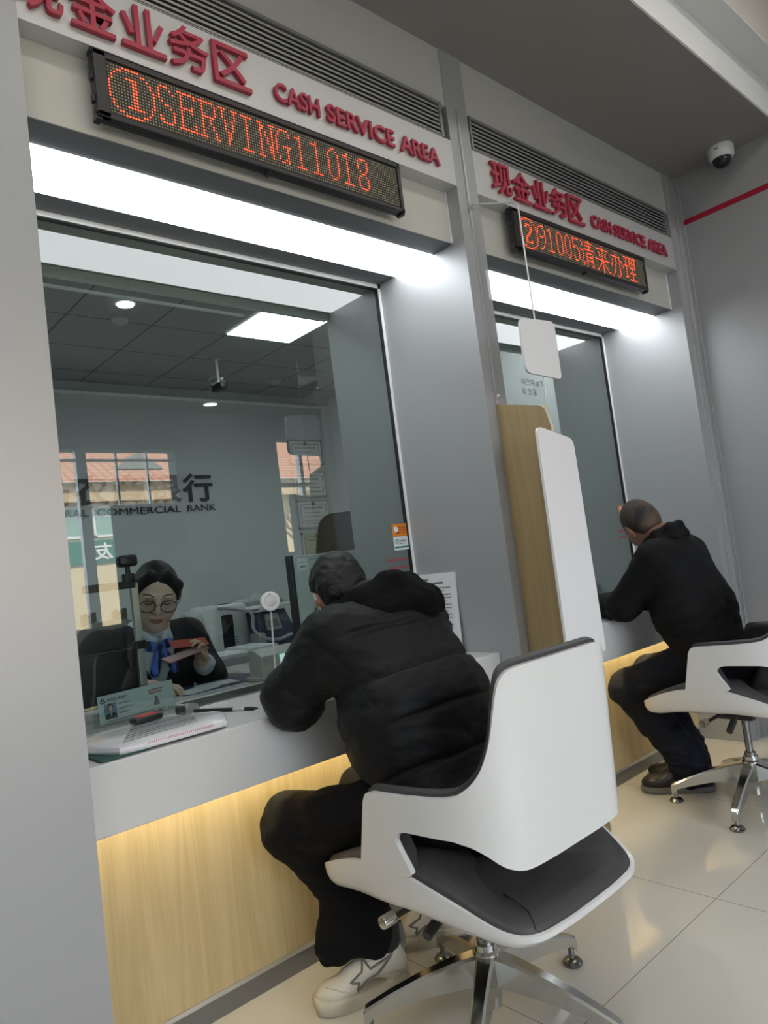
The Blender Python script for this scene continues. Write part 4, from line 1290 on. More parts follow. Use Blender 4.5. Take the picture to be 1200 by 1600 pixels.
cl = SDF(); nk = L2['neck'] + A((-.006, .006, .002))
cl.chain([nk + A(v) for v in ((-.066, .058, -.010), (-.073, .0, .022), (-.045, -.052, .046), (.02, -.062, .050), (.062, -.03, .036), (.076, .03, .005))], [.016, .018, .020, .020, .018, .016], .02)
cl.chain([nk + A(v) for v in ((-.078, .05, -.035), (-.085, -.01, -.014), (-.045, -.068, .008), (.03, -.076, .012), (.08, -.03, -.0), (.086, .04, -.03))], [.016, .018, .020, .020, .018, .016], .02)
skin('collar', cl, .0045, MT['blackcloth'], P2, None, 4)
T = SDF()
T.ell(L2['pelvis'] + A((0, -.01, -.03)), (.18, .135, .10), None, .05)
for hp, kn, an in zip(hips2, knees2, ank2):
    T.chain([hp, kn + A((0, -.01, -.005)), an + A((0, .02, .02))], [.098, .082, .076], .04)
    T.cone(an + A((0, .02, .05)), an + A((0, .015, -.025)), .078, .080, .03)
skin('trousers', T, .006, MT['navy'], P2, wrinkle, 2)
for nm, he, to in (('shoe', (2.992, -.130, 0), (2.848, .132, 0)), ('shoe', (3.085, -.085, 0), (3.02, .19, 0))):
    sh_, P, B, k = shoe(P2, nm, he, to, MT['black'], mat('grey_rubber', (.16, .155, .145), .35), False)
    mb = MB()
    for y in (.130, .150, .170): mb.tube([P(-.028, y, .078 - (y - .13) * .4), P(0, y + .004, .097 - (y - .13) * .45), P(.028, y, .078 - (y - .13) * .4)], .003, 6)
    mb.tube([P(-.006, .130, .098), P(-.02, .125, .118), P(-.012, .14, .122), P(-.002, .132, .1)], .0015, 5)
    mb.build('laces', MT['black_matte'], sh_, True)
    mb = MB()
    for q in (((-.041, .12, .05), (-.040, .105, .075)), ((-.040, .105, .075), (-.037, .085, .06)), ((-.042, .15, .045), (-.041, .13, .05)), ((-.038, .075, .07), (-.037, .06, .085))): mb.tube([P(*q[0]), P(*q[1])], .002, 5)
    mb.build('side_print', MT['paper'], sh_, True)

# ---- teller behind the glass
P3 = thing('person', 'bank teller in dark suit and glasses reading a red booklet behind the glass', 'person', (1.065, 1.15, 0))
c3 = A((1.068, 1.0, 1.150)); b3 = basis((-.34, -.85, -.36), (0, -.36, .93))
L3 = dict(neck=A((1.075, 1.085, 1.02)), shL=A((1.245, 1.13, .965)), shR=A((.885, 1.13, .965)), elL=A((1.325, 1.115, .79)), elR=A((.815, 1.07, .79)), wrL=A((1.222, .985, .870)), wrR=A((.985, .93, .815)), chest=A((1.065, 1.14, .90)), mid=A((1.065, 1.19, .75)), pelvis=A((1.065, 1.24, .58)))
hips3 = [A((1.16, 1.22, .56)), A((.97, 1.22, .56))]; knees3 = [A((1.18, 1.06 + .14, .50)), A((.95, 1.2, .50))]
body(P3, c3, b3, 1.08, h=.0038, m=MT['skin_f'], handk=.92, hands=((-.25, -.45, .86), (-.8, -.3, -.1), .85, 1), hand2=((.5, -.85, .0), (0, 0, -1), .5, -1), **L3)
r, f, u = b3
k3 = 1.08
Q = lambda x, y, z: c3 + (r * x + f * y + u * z) * k3
H = SDF()
H.ell(Q(0, -.014, .026), A((.0795, .0985, .0925)) * k3, b3, .02)
H.ell(Q(0, -.115, -.005), A((.045, .04, .045)) * k3, b3, .02)
for s_ in (-1, 1):
    H.chain([Q(s_ * .030, .055, .092), Q(s_ * .066, .048, .055), Q(s_ * .076, .02, .0)], [.020, .018, .012], .02)
H.ell(Q(0, .075, -.045), A((.064, .075, .105)) * k3, b3, .012, True)
skin('hair', H, .004, MT['hair'], P3, lambda V, N: wr(V, .0009, 80, 5, (1, .4, .4)), 1, clip=[(Q(0, .02, -.045), u - f * .5)])
# face details
for s_ in (-1, 1):
    mb = MB(); mb.tube(spline([Q(s_ * .014, .0985, .030), Q(s_ * .030, .0965, .037), Q(s_ * .048, .085, .033)], 4), [.0022] * 9, 6); mb.build('eyebrow', MT['hair'], P3, True)
    mb = MB(); mb.tube(spline([Q(s_ * .018, .0935, .004), Q(s_ * .031, .0955, .000), Q(s_ * .045, .088, .003)], 4), [.0014] * 9, 6); mb.build('eyelash', MT['hair'], P3, True)
mb = MB(); mb.tube(spline([Q(-.022, .096, -.056), Q(-.010, .1015, -.0535), Q(0, .1020, -.0548), Q(.010, .1015, -.0535), Q(.022, .096, -.056)], 4), [.0018] + [.003] * 15 + [.0018], 8)
mb.tube(spline([Q(-.018, .0965, -.060), Q(0, .1010, -.0655), Q(.018, .0965, -.060)], 4), [.0015] + [.0036] * 7 + [.0015], 8)
mb.build('lips', mat('lips', (.40, .17, .13), .5), P3, True)
gl = MB()
rims = []
for s_ in (-1, 1):
    ring = [Q(s_ * .0345 + .0255 * math.copysign(abs(math.cos(a)) ** .8, math.cos(a)), .113 - .10 * abs(s_ * .0345 + .0255 * math.cos(a)) ** 1.6, .000 + .0205 * math.copysign(abs(math.sin(a)) ** .85, math.sin(a))) for a in [2 * math.pi * i / 28 for i in range(28)]]
    rims.append(ring)
    gl.tube(ring, .0020, 6, closed=True)
gl.tube(spline([Q(-.010, .113, .004), Q(0, .116, .008), Q(.010, .113, .004)], 4), .0016, 6)
for s_ in (-1, 1):
    gl.tube([Q(s_ * .060, .110, .006), Q(s_ * .074, .085, .008), Q(s_ * .080, .0, .006)], .0016, 6)
go = gl.build('glasses', mat('dark_tortoise', (.02, .012, .009), .3), P3, True)
for ring in rims:
    lm = MB(); lm.bm.faces.new([lm.bm.verts.new(Vector(p_)) for p_ in ring]); lm.build('lens', MT['lens'], go)
# white shirt, suit jacket, scarf
S = SDF()
for sx in (-.045, .045): S.chain([L3['pelvis'] + A((sx, 0, .0)), L3['mid'] + A((sx, -.005, 0)), L3['chest'] + A((sx, -.012, .0))], [.108, .108, .104], .06)
S.cone(L3['chest'] + A((0, -.01, .02)), L3['neck'] + A((0, 0, -.03)), .095, .066, .05)
S.chain([L3['elL'] * .45 + L3['wrL'] * .55, L3['elL'] * .12 + L3['wrL'] * .88], [.046, .040], .02)
S.chain([L3['elR'] * .45 + L3['wrR'] * .55, L3['elR'] * .12 + L3['wrR'] * .88], [.042, .038], .02)
for s_ in (-1, 1):
    S.cone(L3['neck'] + A((s_ * .064, -.0, .008)), L3['neck'] + A((s_ * .018 - .012, -.078, -.042)), .014, .016, .008)
S.cone(L3['neck'] + A((-.06, .03, .018)), L3['neck'] + A((.06, .03, .018)), .02, .02, .03)
sh3 = skin('shirt', S, .0045, mat('white_shirt', (.62, .68, .74), .7), P3, lambda V, N: wr(V, .0025, 25, 91), 1)
S = SDF()
for sx in (-.055, .055): S.chain([L3['pelvis'] + A((sx, .01, .0)), L3['mid'] + A((sx, .0, 0)), L3['chest'] + A((sx, .002, -.01))], [.122, .120, .118], .07)
S.cone(L3['shL'] + A((-.02, .0, -.01)), L3['shR'] + A((.02, .0, -.01)), .070, .070, .06)
for s_, q_ in ((1, 'shL'), (-1, 'shR')): S.cone(L3['neck'] + A((s_ * .055, .025, -.02)), L3[q_] + A((0, .005, .0)), .046, .066, .03)
S.chain([L3['shL'], L3['elL'], L3['elL'] * .40 + L3['wrL'] * .60], [.070, .058, .050], .03)
S.chain([L3['shR'], L3['elR'], L3['elR'] * .35 + L3['wrR'] * .65], [.070, .058, .048], .03)
cx_ = L3['neck'][0] - .012
for z_, w_, y_ in ((1.04, .046, .985), (.98, .050, .985), (.92, .046, .985), (.87, .040, .985), (.82, .032, .985), (.77, .026, .99), (.72, .02, .99)):
    S.ell((cx_ - .004 + (1.0 - z_) * .03, y_ + .02, z_), (w_, .075, .045), None, .012, True)
skin('suit_jacket', S, .0045, mat('dark_suit', (.008, .008, .010), .75), P3, lambda V, N: wr(V, .003, 16, 95), 2)
B_ = SDF()
sc_ = L3['neck'] + A((-.020, -.098, -.064))
for s_ in (-1, 1):
    B_.ell(sc_ + A((s_ * .034, .004, .004)), (.032, .013, .019), np.array([[.95, 0, .3 * s_], [0, 1, 0], [-.3 * s_, 0, .95]]), .006)
    B_.chain([sc_, sc_ + A((s_ * .022 + .01, -.004, -.045)), sc_ + A((s_ * .040 + .012, -.004, -.095))], [.008, .015, .017], .006)
B_.ell(sc_ + A((0, -.010, 0)), (.013, .012, .014), None, .004)
def scarf():
    m = mat('blue_scarf', (.03, .09, .45), .4)
    nt = m.node_tree; b = nt.nodes['Principled BSDF']
    tc = nt.nodes.new('ShaderNodeTexCoord'); n = nt.nodes.new('ShaderNodeTexWave'); n.inputs['Scale'].default_value = 9; n.inputs['Distortion'].default_value = 3
    nt.links.new(tc.outputs['Object'], n.inputs['Vector'])
    cr = nt.nodes.new('ShaderNodeValToRGB')
    cr.color_ramp.elements[0].color = (.004, .012, .06, 1); cr.color_ramp.elements[0].position = .35
    cr.color_ramp.elements[1].color = (.07, .16, .62, 1); cr.color_ramp.elements[1].position = .5
    nt.links.new(n.outputs['Fac'], cr.inputs[0]); nt.links.new(cr.outputs[0], b.inputs['Base Color'])
    return m
skin('bow_scarf', B_, .0032, scarf(), P3, None, 1)

# ------------------------------------------------------------------ small things on and around the counters
def nv(v): return Vector(v).normalized()
def microtext(name, p0, ux, uz, w, h, m, parent, seed=0, depth=.0006, sol=1.0):
    """a row of tiny unreadable printed characters, w x h, lower-left corner p0"""
    rn = random.Random(seed)
    ux, uz = nv(ux), nv(uz); nn = ux.cross(uz)
    n = max(1, int(round(w / (h * 1.1))))
    mb = MB()
    def bar(a0, a1, b0, b1):
        P = [Vector(p0) + ux * a + uz * b for a, b in ((a0, b0), (a1, b0), (a1, b1), (a0, b1))]
        mb.prism(P, nn * depth)
    for i in range(n):
        x = w * i / n; c = w / n * .84; t = h * .15
        for k in rn.sample(range(4), 3): bar(x + c * .05, x + c * rn.uniform(.75, 1), h * k / 4 + t * .3, h * k / 4 + t * 1.3)
        for k in rn.sample(range(3), 2): bar(x + c * (k * .4), x + c * (k * .4) + t, h * rn.uniform(0, .3), h * rn.uniform(.75, 1))
    return mb.build(name, m, parent)

def quadbox(p0, ux, uz, w, h, d):
    """solid board: lower-left corner p0, width along ux, height along uz, thickness d against the facing side"""
    ux, uz = nv(ux), nv(uz); nn = ux.cross(uz)
    return [Vector(p0), Vector(p0) + ux * w, Vector(p0) + ux * w + uz * h, Vector(p0) + uz * h], -nn * d

def logo(name, c, ux, uz, r, m, parent):
    """three interlocked rings"""
    ux, uz = nv(ux), nv(uz); nn = ux.cross(uz)
    mb = MB()
    for a in (90, 210, 330):
        o = Vector(c) + (ux * math.cos(math.radians(a)) + uz * math.sin(math.radians(a))) * r * .5 + nn * .0006
        mb.tube([o + (ux * math.cos(t) + uz * math.sin(t)) * r * .42 for t in [2 * math.pi * k / 14 for k in range(14)]], r * .13, 5, closed=True)
    return mb.build(name, m, parent, True)

MT['card'] = mat('pale_green_card', (.62, .72, .70), .5)
MT['beige_plastic'] = mat('beige_plastic', (.60, .61, .58), .4)
MT['grey_plastic'] = mat('grey_plastic', (.30, .31, .32), .45)
MT['navy_plastic'] = mat('navy_plastic', (.018, .028, .075), .35)
MT['white_plastic'] = mat('white_plastic', (.74, .75, .74), .35)
MT['steel'] = mat('brushed_steel', (.48, .49, .47), .35, .9)
MT['screen'] = mat('lit_screen', (.3, .4, .4), .3, emit=(.62, .92, .95), es=.9)

# name plate behind the glass
t = thing('name_plate', 'acrylic staff name plate with photo standing behind the left glass', 'name plate', (.81, .60, ZT))
pL, pR = Vector((.652, .570, ZT + .001)), Vector((.938, .616, ZT + .001))
ux = nv(pR - pL); uz = nv(Vector((0, .10, 1))); nn = ux.cross(uz)
P, d = quadbox(pL, ux, uz, .292, .096, .012); MB().prism(P, d).build('acrylic_block', MT['acrylic'], t)
c0 = pL + ux * .018 + uz * .006 - nn * .004
P, d = quadbox(c0, ux, uz, .262, .084, .002); card = MB().prism(P, d).build('card', MT['card'], t)
o0 = c0 + nn * .0006
logo('logo', o0 + ux * .016 + uz * .068, ux, uz, .009, MT['ink'], card)
text('bank_name', '青岛农商银行', MT['ink'], o0 + ux * .030 + uz * .063, ux, uz, .070, .010, card, 0, .01)
P, d = quadbox(o0 + ux * .018 + uz * .012, ux, uz, .040, .046, .0008)
ph = MB().prism(P, d).build('photo', mat('photo_blue', (.16, .32, .50), .4), card)
pc = o0 + ux * .038 + uz * .012 + nn * .0006
def disc2(mb, c, rx, rz, n=16): mb.prism([Vector(c) + ux * rx * math.cos(2 * math.pi * k / n) + uz * rz * math.sin(2 * math.pi * k / n) for k in range(n)], nn * .0004)
mb = MB(); mb.prism([pc + ux * a + uz * b for a, b in ((-.019, 0), (.019, 0), (.017, .012), (.007, .017), (-.007, .017), (-.017, .012))], nn * .0003); disc2(mb, pc + uz * .033, .0095, .012); mb.build('portrait_suit_and_hair', MT['ink'], ph)
mb = MB(); disc2(mb, pc + uz * .030 + nn * .0004, .0068, .0092); mb.prism([pc + nn * .0004 + ux * a + uz * b for a, b in ((-.004, .017), (.004, .017), (0, .004))], nn * .0003); mb.build('portrait_face', MT['skin_f'], ph)
for i, (a, b, w) in enumerate(((.066, .048, .040), (.066, .034, .048), (.066, .020, .034))): microtext('text_line', o0 + ux * a + uz * b, ux, uz, w, .0055, MT['ink_grey'], card, i)
for i, (a, b, w) in enumerate(((.172, .064, .052), (.172, .055, .046))): microtext('red_text_line', o0 + ux * a + uz * b, ux, uz, w, .0055, MT['ink_red'], card, 10 + i)
microtext('text_line', o0 + ux * .022 + uz * .003, ux, uz, .20, .0045, MT['ink_grey'], card, 15)
mb = MB(); g0 = o0 + ux * .196 + uz * .018; mb.prism([g0 + ux * a + uz * b for a, b in ((-.009, 0), (.009, 0), (.010, .010), (.004, .019), (.006, .026), (-.006, .026), (-.004, .019), (-.010, .010))], nn * .0005); mb.build('money_bag_mark', MT['ink_grey'], card)

# wrapped forms, folder, ink pad, pen
fo = MB().box(.50, .62, .112, .26, ZT + .0005, ZT + .006, .001).build('folder', mat('dark_green_card', (.01, .06, .045), .5)); tag(fo, 'dark green folder under the wrapped forms at the left counter end', 'folder')
t = thing('form_pack', 'plastic wrapped pack of printed forms on the left counter', 'papers', (.70, .25, ZT))
pk = [(.50, .242), (.552, .128), (.60, .112), (.80, .112), (.838, .122), (.897, .236), (.885, .268), (.775, .392), (.735, .400), (.55, .335), (.51, .30)]
mb = MB()
cx, cy = .70, .25
lv = []
for s_, z in ((1.0, .0065), (1.01, .012), (.995, .020), (.95, .0235)):
    lv.append([mb.bm.verts.new((cx + (x - cx) * s_, cy + (y - cy) * s_, ZT + z + .0015 * math.sin(i * 2.3 + z * 300))) for i, (x, y) in enumerate(pk)])
for a_, b_ in zip(lv, lv[1:]):
    for i in range(len(pk)): mb.bm.faces.new((a_[i], a_[(i + 1) % len(pk)], b_[(i + 1) % len(pk)], b_[i]))
mb.bm.faces.new(lv[0][::-1]); mb.bm.faces.new(lv[-1])
wrp = mb.build('wrapped_stack', mat('glossy_wrapped_paper', (.70, .69, .71), .12, bump=.5, bscale=35), t, True, 30)
for i in range(9): microtext('text_line', (.575 + .012 * i, .16 + .022 * i, ZT + .0248), (1, .10, 0), (-.1, 1, 0), .215 - .004 * i, .009, MT['ink'] if i in (2, 3, 6) else MT['ink_grey'], wrp, 30 + i, .0003)
mb = MB()
for j in range(4):
    for i in range(33): mb.box(.615 + i * .0055, .6175 + i * .0055, .1115 - j * .0002, .1125 - j * .0002, ZT + .0095 + j * .0032, ZT + .0113 + j * .0032)
mb.build('red_print_edge', mat('pink_print', (.55, .10, .16), .5), wrp)
t = thing('ink_pad', 'small black ink pad with red top lying on the wrapped forms', 'ink pad', (.725, .372, ZT + .025))
r_ = Matrix.Translation((.722, .365, ZT + .0252)) @ Matrix.Rotation(.12, 4, 'Z')
MB().box(-.042, .042, -.022, .022, .0005, .018, .006, 3, r_).build('case', MT['black'], t, True)
mb = MB(); mb.prism([r_ @ Vector((x, y, .018)) for x, y in rrect(.066, .032, .014)], (0, 0, .0012)); mb.build('pad', mat('red_pad', (.48, .06, .045), .7), t)
t = thing('pen', 'black pen lying on the left counter', 'pen', (.955, .33, ZT))
a, b = Vector((.905, .44, ZT + .0065)), Vector((1.006, .236, ZT + .0055)); dv = b - a
MB().tube([a, a + dv * .62], .0055, 10).build('barrel', MT['black'], t, True)
MB().tube([a + dv * .62, a + dv * .80], .0050, 10).build('grip', mat('clear_grip', (.55, .56, .56), .2), t, True)
MB().tube([a + dv * .80, a + dv * .93, b], [.0060, .0055, .0012], 10).build('tip', MT['black'], t, True)
t = thing('pen_holder', 'silver and black pen holder beside the ink pad', 'pen holder', (.895, .465, ZT))
MB().prism([(.875, .452, ZT + .0005), (.935, .456, ZT + .0005), (.925, .456, ZT + .024), (.898, .454, ZT + .028)], (0, .03, 0)).build('silver_cover', MT['steel'], t)
MB().box(.862, .884, .450, .484, ZT + .0005, ZT + .026, .004).build('black_end', MT['black'], t)
o = MB().box(.905, 1.045, .484, .496, ZT + .0005, ZT + .0035).build('sill_strip', MT['frame_white']); tag(o, 'short white strip lying along the glass foot by the pen', 'strip')

# transfer tray sunk in the counter
t = thing('transfer_tray', 'steel transfer tray sunk into the left counter under the glass', 'tray', (1.18, .60, ZT - .06))
hx0, hx1, hy0, hy1 = TRAY
mb = MB()
for q in ((hx0 + .001, hx1 - .001, hy0 + .001, hy1 - .001, ZT - .068, ZT - .064), (hx0 + .001, hx0 + .004, hy0 + .001, hy1 - .001, ZT - .068, ZT + .001), (hx1 - .004, hx1 - .001, hy0 + .001, hy1 - .001, ZT - .068, ZT + .001), (hx0 + .001, hx1 - .001, hy0 + .001, hy0 + .004, ZT - .068, ZT + .001), (hx0 + .001, hx1 - .001, hy1 - .004, hy1 - .001, ZT - .068, ZT + .001)): mb.box(*q)
mb.build('basin', MT['steel'], t)
mb = MB(); mb.box(hx0 - .012, hx1 + .012, hy1 - .001, hy1 + .014, ZT + .0005, ZT + .004, .001); mb.box(hx0 - .012, hx0 + .001, hy0, hy1, ZT + .0005, ZT + .003); mb.box(hx1 - .001, hx1 + .012, hy0, hy1, ZT + .0005, ZT + .003)
mb.build('rim', MT['frame_white'], t)

# document camera, black monitor, call disc, signature pad
t = thing('document_camera', 'document camera on a silver post between the teller and the glass', 'camera', (.846, .66, ZT))
MB().box(.80, .892, .63, .70, ZT + .0005, ZT + .014, .004).build('base', MT['black'], t)
MB().box(.834, .858, .652, .672, ZT + .013, 1.20, .003).build('post', MT['steel'], t)
MB().box(.828, .864, .646, .678, .985, 1.012, .004).build('collar', MT['black'], t)
mb = MB(); mb.box(.685, .850, .650, .674, 1.183, 1.208, .004); mb.build('arm', MT['black'], t)
mb = MB(); mb.box(.814, .850, .648, .676, 1.200, 1.232, .005); mb.tube([(.832, .66, 1.23), (.831, .66, 1.256)], .008, 10); mb.build('ball_mount', MT['black'], t, True)
w_ = MB().box(.800, .862, .640, .680, 1.254, 1.292, .010, 3).build('webcam', MT['black'], t, True)
MB().lathe([(.011, 0), (.011, .004), (.007, .005), (0, .003)], (.812, .640, 1.273), (-.2, -1, 0), 16).build('lens', MT['black'], w_, True)
t = thing('black_monitor', 'black monitor back at the left edge of the window before the teller', 'monitor', (.78, .74, ZT))
MB().box(.675, .872, .745, .775, ZT + .03, .985, .006).build('panel', MT['black'], t)
MB().box(.655, .680, .742, .772, ZT + .03, .975, .006).build('side_rail', MT['black_matte'], t)
mb = MB(); mb.box(.74, .82, .74, .80, ZT + .0005, ZT + .012, .003); mb.box(.765, .795, .76, .785, ZT + .010, ZT + .05); mb.build('stand', MT['black_matte'], t)
t = thing('call_disc', 'round white device on a thin rod before the left glass', 'device', (1.212, .45, ZT))
dc_ = Vector((1.224, .45, 1.080)); ax = nv((-.45, -1, .05))
MB().lathe([(.027, -.012), (.0335, -.008), (.0335, .006), (.030, .011), (.021, .0115), (.019, .0092), (.0175, .0102), (0, .0112)], dc_, ax, 32).build('disc', MT['white_plastic'], t, True, 40)
MB().lathe([(.0025, 0), (.0025, .001), (0, .001)], dc_ + Vector((0, 0, .0255)) + ax * .0108, ax, 10).build('indicator', MT['black'], t)
MB().tube([(1.224, .452, 1.050), (1.212, .452, ZT + .001)], .003, 8).build('rod', MT['white_plastic'], t, True)
MB().lathe([(.022, 0), (.022, .004), (0, .005)], (1.212, .452, ZT + .0005), (0, 0, 1), 16).build('base', MT['white_plastic'], t, True)
t = thing('signature_pad', 'grey wedge shaped payment pad with lit screen behind the left glass', 'payment pad', (1.46, .69, ZT))
prof = [(.690, ZT + .0155), (.700, ZT + .09), (.745, ZT + .112), (.79, ZT + .112), (.79, ZT + .0155)]
MB().prism([(1.315, y, z) for y, z in prof], (.31, 0, 0)).build('body', MT['beige_plastic'], t)
a = Vector((1.395, .6895, ZT + .022)); uz_ = nv(Vector((0, .010, .0745)))
P, d = quadbox(a, (1, 0, 0), uz_, .225, .066, .002)
sc_ = MB().prism([p_ + Vector((0, -.001, 0)) for p_ in P], d).build('screen', MT['screen'], t)
P, d = quadbox(a + Vector((.02, -.0015, .006)), (1, 0, 0), uz_, .12, .036, .001); MB().prism([p_ + Vector((0, -.001, 0)) for p_ in P], d).build('window_box', mat('screen_blue', (.2, .3, .4), .4, emit=(.35, .55, .75), es=.7), sc_)
MB().box(1.30, 1.64, .672, .80, ZT + .0005, ZT + .015, .003).build('base_plate', MT['beige_plastic'], t)

# teller's computer screen
t = thing('computer_monitor', 'pale backed computer monitor beside the white banknote machine', 'monitor', (1.84, .98, ZT))
mb = MB(); mb.box(1.682, 2.06, .952, .985, .875, 1.238, .006); mb.build('panel', mat('pale_monitor_back', (.47, .53, .51), .35), t)
MB().box(1.664, 1.683, .95, .99, .87, 1.242, .004).build('bezel', MT['black'], t)
mb = MB(); mb.box(1.77, 1.97, .93, 1.06, ZT + .0005, ZT + .012, .004); mb.box(1.85, 1.89, .985, 1.01, ZT + .01, .95); mb.build('stand', MT['black'], t)
lb = MB().box(1.705, 1.755, .9505, .952, 1.172, 1.226).build('label_sticker', MT['paper'], t)
microtext('text_line', (1.712, .9503, 1.205), (1, 0, 0), (0, 0, 1), .03, .005, MT['ink_grey'], lb, 50); microtext('text_line', (1.712, .9503, 1.182), (1, 0, 0), (0, 0, 1), .035, .011, MT['ink'], lb, 51)
microtext('text_line', (1.775, .951, 1.214), (1, 0, 0), (0, 0, 1), .1, .006, MT['ink_grey'], t, 52)
o = MB().box(1.70, 1.83, .90, .945, ZT + .0155, .86, .004).build('box', mat('blue_white_box', (.45, .52, .60), .5)); tag(o, 'pale blue box with print in front of the pale computer monitor', 'box'); 
o.location.z = -.015
mb = MB()
for s_ in (0, 1): mb.tube(spline([(1.765 + s_ * .03, .94, 1.0 + .03 * s_), (1.75 + s_ * .02, .93, .96), (1.80, .925, .90 + .02 * s_), (1.86, .93, .88), (1.90, .935, .93)], 5), .004, 6)
tag(mb.build('cable', MT['black'], None, True), 'black cable looped in front of the pale computer monitor', 'cable')

# banknote counter with its drum and hose, terminal, papers
t = thing('banknote_counter', 'white rounded banknote counting machine with black front slot on the desk', 'machine', (1.86, 1.9, ZT))
def rbox(x0, x1, y0, y1, z0, z1, b=.03): return MB().box(x0, x1, y0, y1, z0, z1, b, 4)
rbox(1.675, 1.90, 1.74, 2.0, .802, 1.045).build('front_body', MT['white_plastic'], t, True)
rbox(1.86, 2.25, 1.77, 2.02, .802, 1.005, .02).build('rear_body', MT['white_plastic'], t, True)
fs = MB(); fs.prism([(x, 1.741, z) for x, z in [(1.767 + a_, .905 + b_) for a_, b_ in rrect(.066, .175, .012)]], (0, -.004, 0)); fs.build('front_slot', MT['black'], t)
MB().box(1.76, 1.84, 1.80, 1.86, 1.043, 1.048).build('top_slot', MT['black'], t)
MB().lathe([(0, -.055), (.095, -.055), (.10, -.045), (.10, .045), (.095, .055), (0, .055)], (1.655, 1.90, .93), (1, 0, 0), 36).build('drum', mat('pale_drum', (.50, .52, .52), .4), t, True)
mb = MB()
for k in range(3): mb.box(1.805, 1.822, 1.7385, 1.74, .84 + k * .014, .845 + k * .014)
mb.build('front_print', MT['ink_grey'], t)
o = MB().tube(spline([(1.722, 1.738, 1.03), (1.75, 1.70, 1.025), (1.84, 1.62, .99), (1.80, 1.54, .91), (1.83, 1.5, .862), (1.90, 1.48, .842), (1.98, 1.5, .852), (2.02, 1.54, .85)], 6), .008, 8).build('hose', MT['grey_plastic'], None, True); tag(o, 'grey ribbed hose running from the white machine to the navy terminal', 'hose')
t = thing('card_terminal', 'navy blue desktop terminal with small grey screen beside the white machine', 'terminal', (1.98, 1.6, ZT))
MB().prism([(1.875, 1.58, ZT + .0005), (2.075, 1.58, ZT + .0005), (2.075, 1.60, .90), (2.06, 1.64, .985), (1.89, 1.64, .985), (1.875, 1.60, .90)], (0, .11, 0)).build('body', MT['navy_plastic'], t)
MB().prism([(1.915, 1.592, .885), (2.005, 1.592, .885), (2.0, 1.622, .968), (1.92, 1.622, .968)], (0, .02, 0)).build('screen_frame', MT['grey_plastic'], t)
MB().prism([(1.927, 1.594, .896), (1.994, 1.594, .896), (1.99, 1.619, .957), (1.931, 1.619, .957)], (0, .01, -.0)).build('screen', mat('dull_screen', (.10, .12, .13), .3), t)
MB().box(1.85, 1.89, 1.57, 1.68, ZT + .0005, .88, .012).build('side_cradle', MT['grey_plastic'], t)
for k, (dx, z) in enumerate(((0, .9865), (.015, .9945), (-.01, 1.0025))):
    o = MB().box(1.862 + dx, 2.08 + dx, 1.60, 1.76, z, z + .007, .001).build('paper_sheaf', MT['paper']); tag(o, ('lowest', 'middle', 'topmost')[k] + ' paper sheaf on top of the navy terminal', 'papers', 'paper sheaves on the terminal')
t = thing('grey_printer', 'low grey printer behind the white banknote machine', 'printer', (2.1, 2.12, ZT))
MB().box(1.92, 2.33, 2.04, 2.25, ZT + .0005, 1.03, .015).build('body', MT['grey_plastic'], t, True); MB().box(2.02, 2.10, 2.06, 2.12, 1.03, 1.045, .003).build('cover', MT['white_plastic'], t)
for k, (x0, x1, y0, y1, z0, z1, lb, mm) in enumerate(((1.44, 1.80, 1.33, 1.56, .7805, .815, 'thick grey ledger under the white sheets on the side desk', 'grey_plastic'), (1.45, 1.66, 1.36, 1.58, .8155, .828, 'white paper stack at the left of the grey ledger', 'paper'), (1.665, 1.82, 1.36, 1.60, .8155, .838, 'white paper stack at the right of the grey ledger', 'paper'))):
    o = MB().box(x0, x1, y0, y1, z0, z1, .002).build('paper_stack' if mm == 'paper' else 'ledger', MT[mm]); tag(o, lb, 'papers')
o = MB().box(1.04, 1.50, .79, .985, ZT + .0003, ZT + .0025).build('desk_mat', mat('blue_mat', (.03, .055, .16), .6)); tag(o, 'dark blue desk mat on the counter behind the left glass', 'desk mat')
for k, (x, y, a, lb) in enumerate(((1.12, .85, .2, 'white form sheet lying left on the dark blue desk mat'), (1.22, .885, -.15, 'white form sheet lying right on the dark blue desk mat'))):
    o = MB().box(-.075, .075, -.055, .055, ZT + .003 + .001 * k, ZT + .0037 + .001 * k, 0, 2, Matrix.Translation((x, y, 0)) @ Matrix.Rotation(a, 4, 'Z')).build('form_sheet', MT['paper']); tag(o, lb, 'paper', 'sheets on the desk mat')
t = thing('mouse', 'black computer mouse on the dark blue desk mat', 'mouse', (1.415, .875, ZT))
S = SDF(); S.ell((1.415, .875, ZT + .012), (.030, .052, .022), None, .01)
skin('shell', S, .004, MT['black'], t, None, 1, clip=[((0, 0, ZT + .003), (0, 0, 1))])
MB().box(1.412, 1.418, .84, .86, ZT + .030, ZT + .034, .001).build('wheel', MT['grey_plastic'], t)

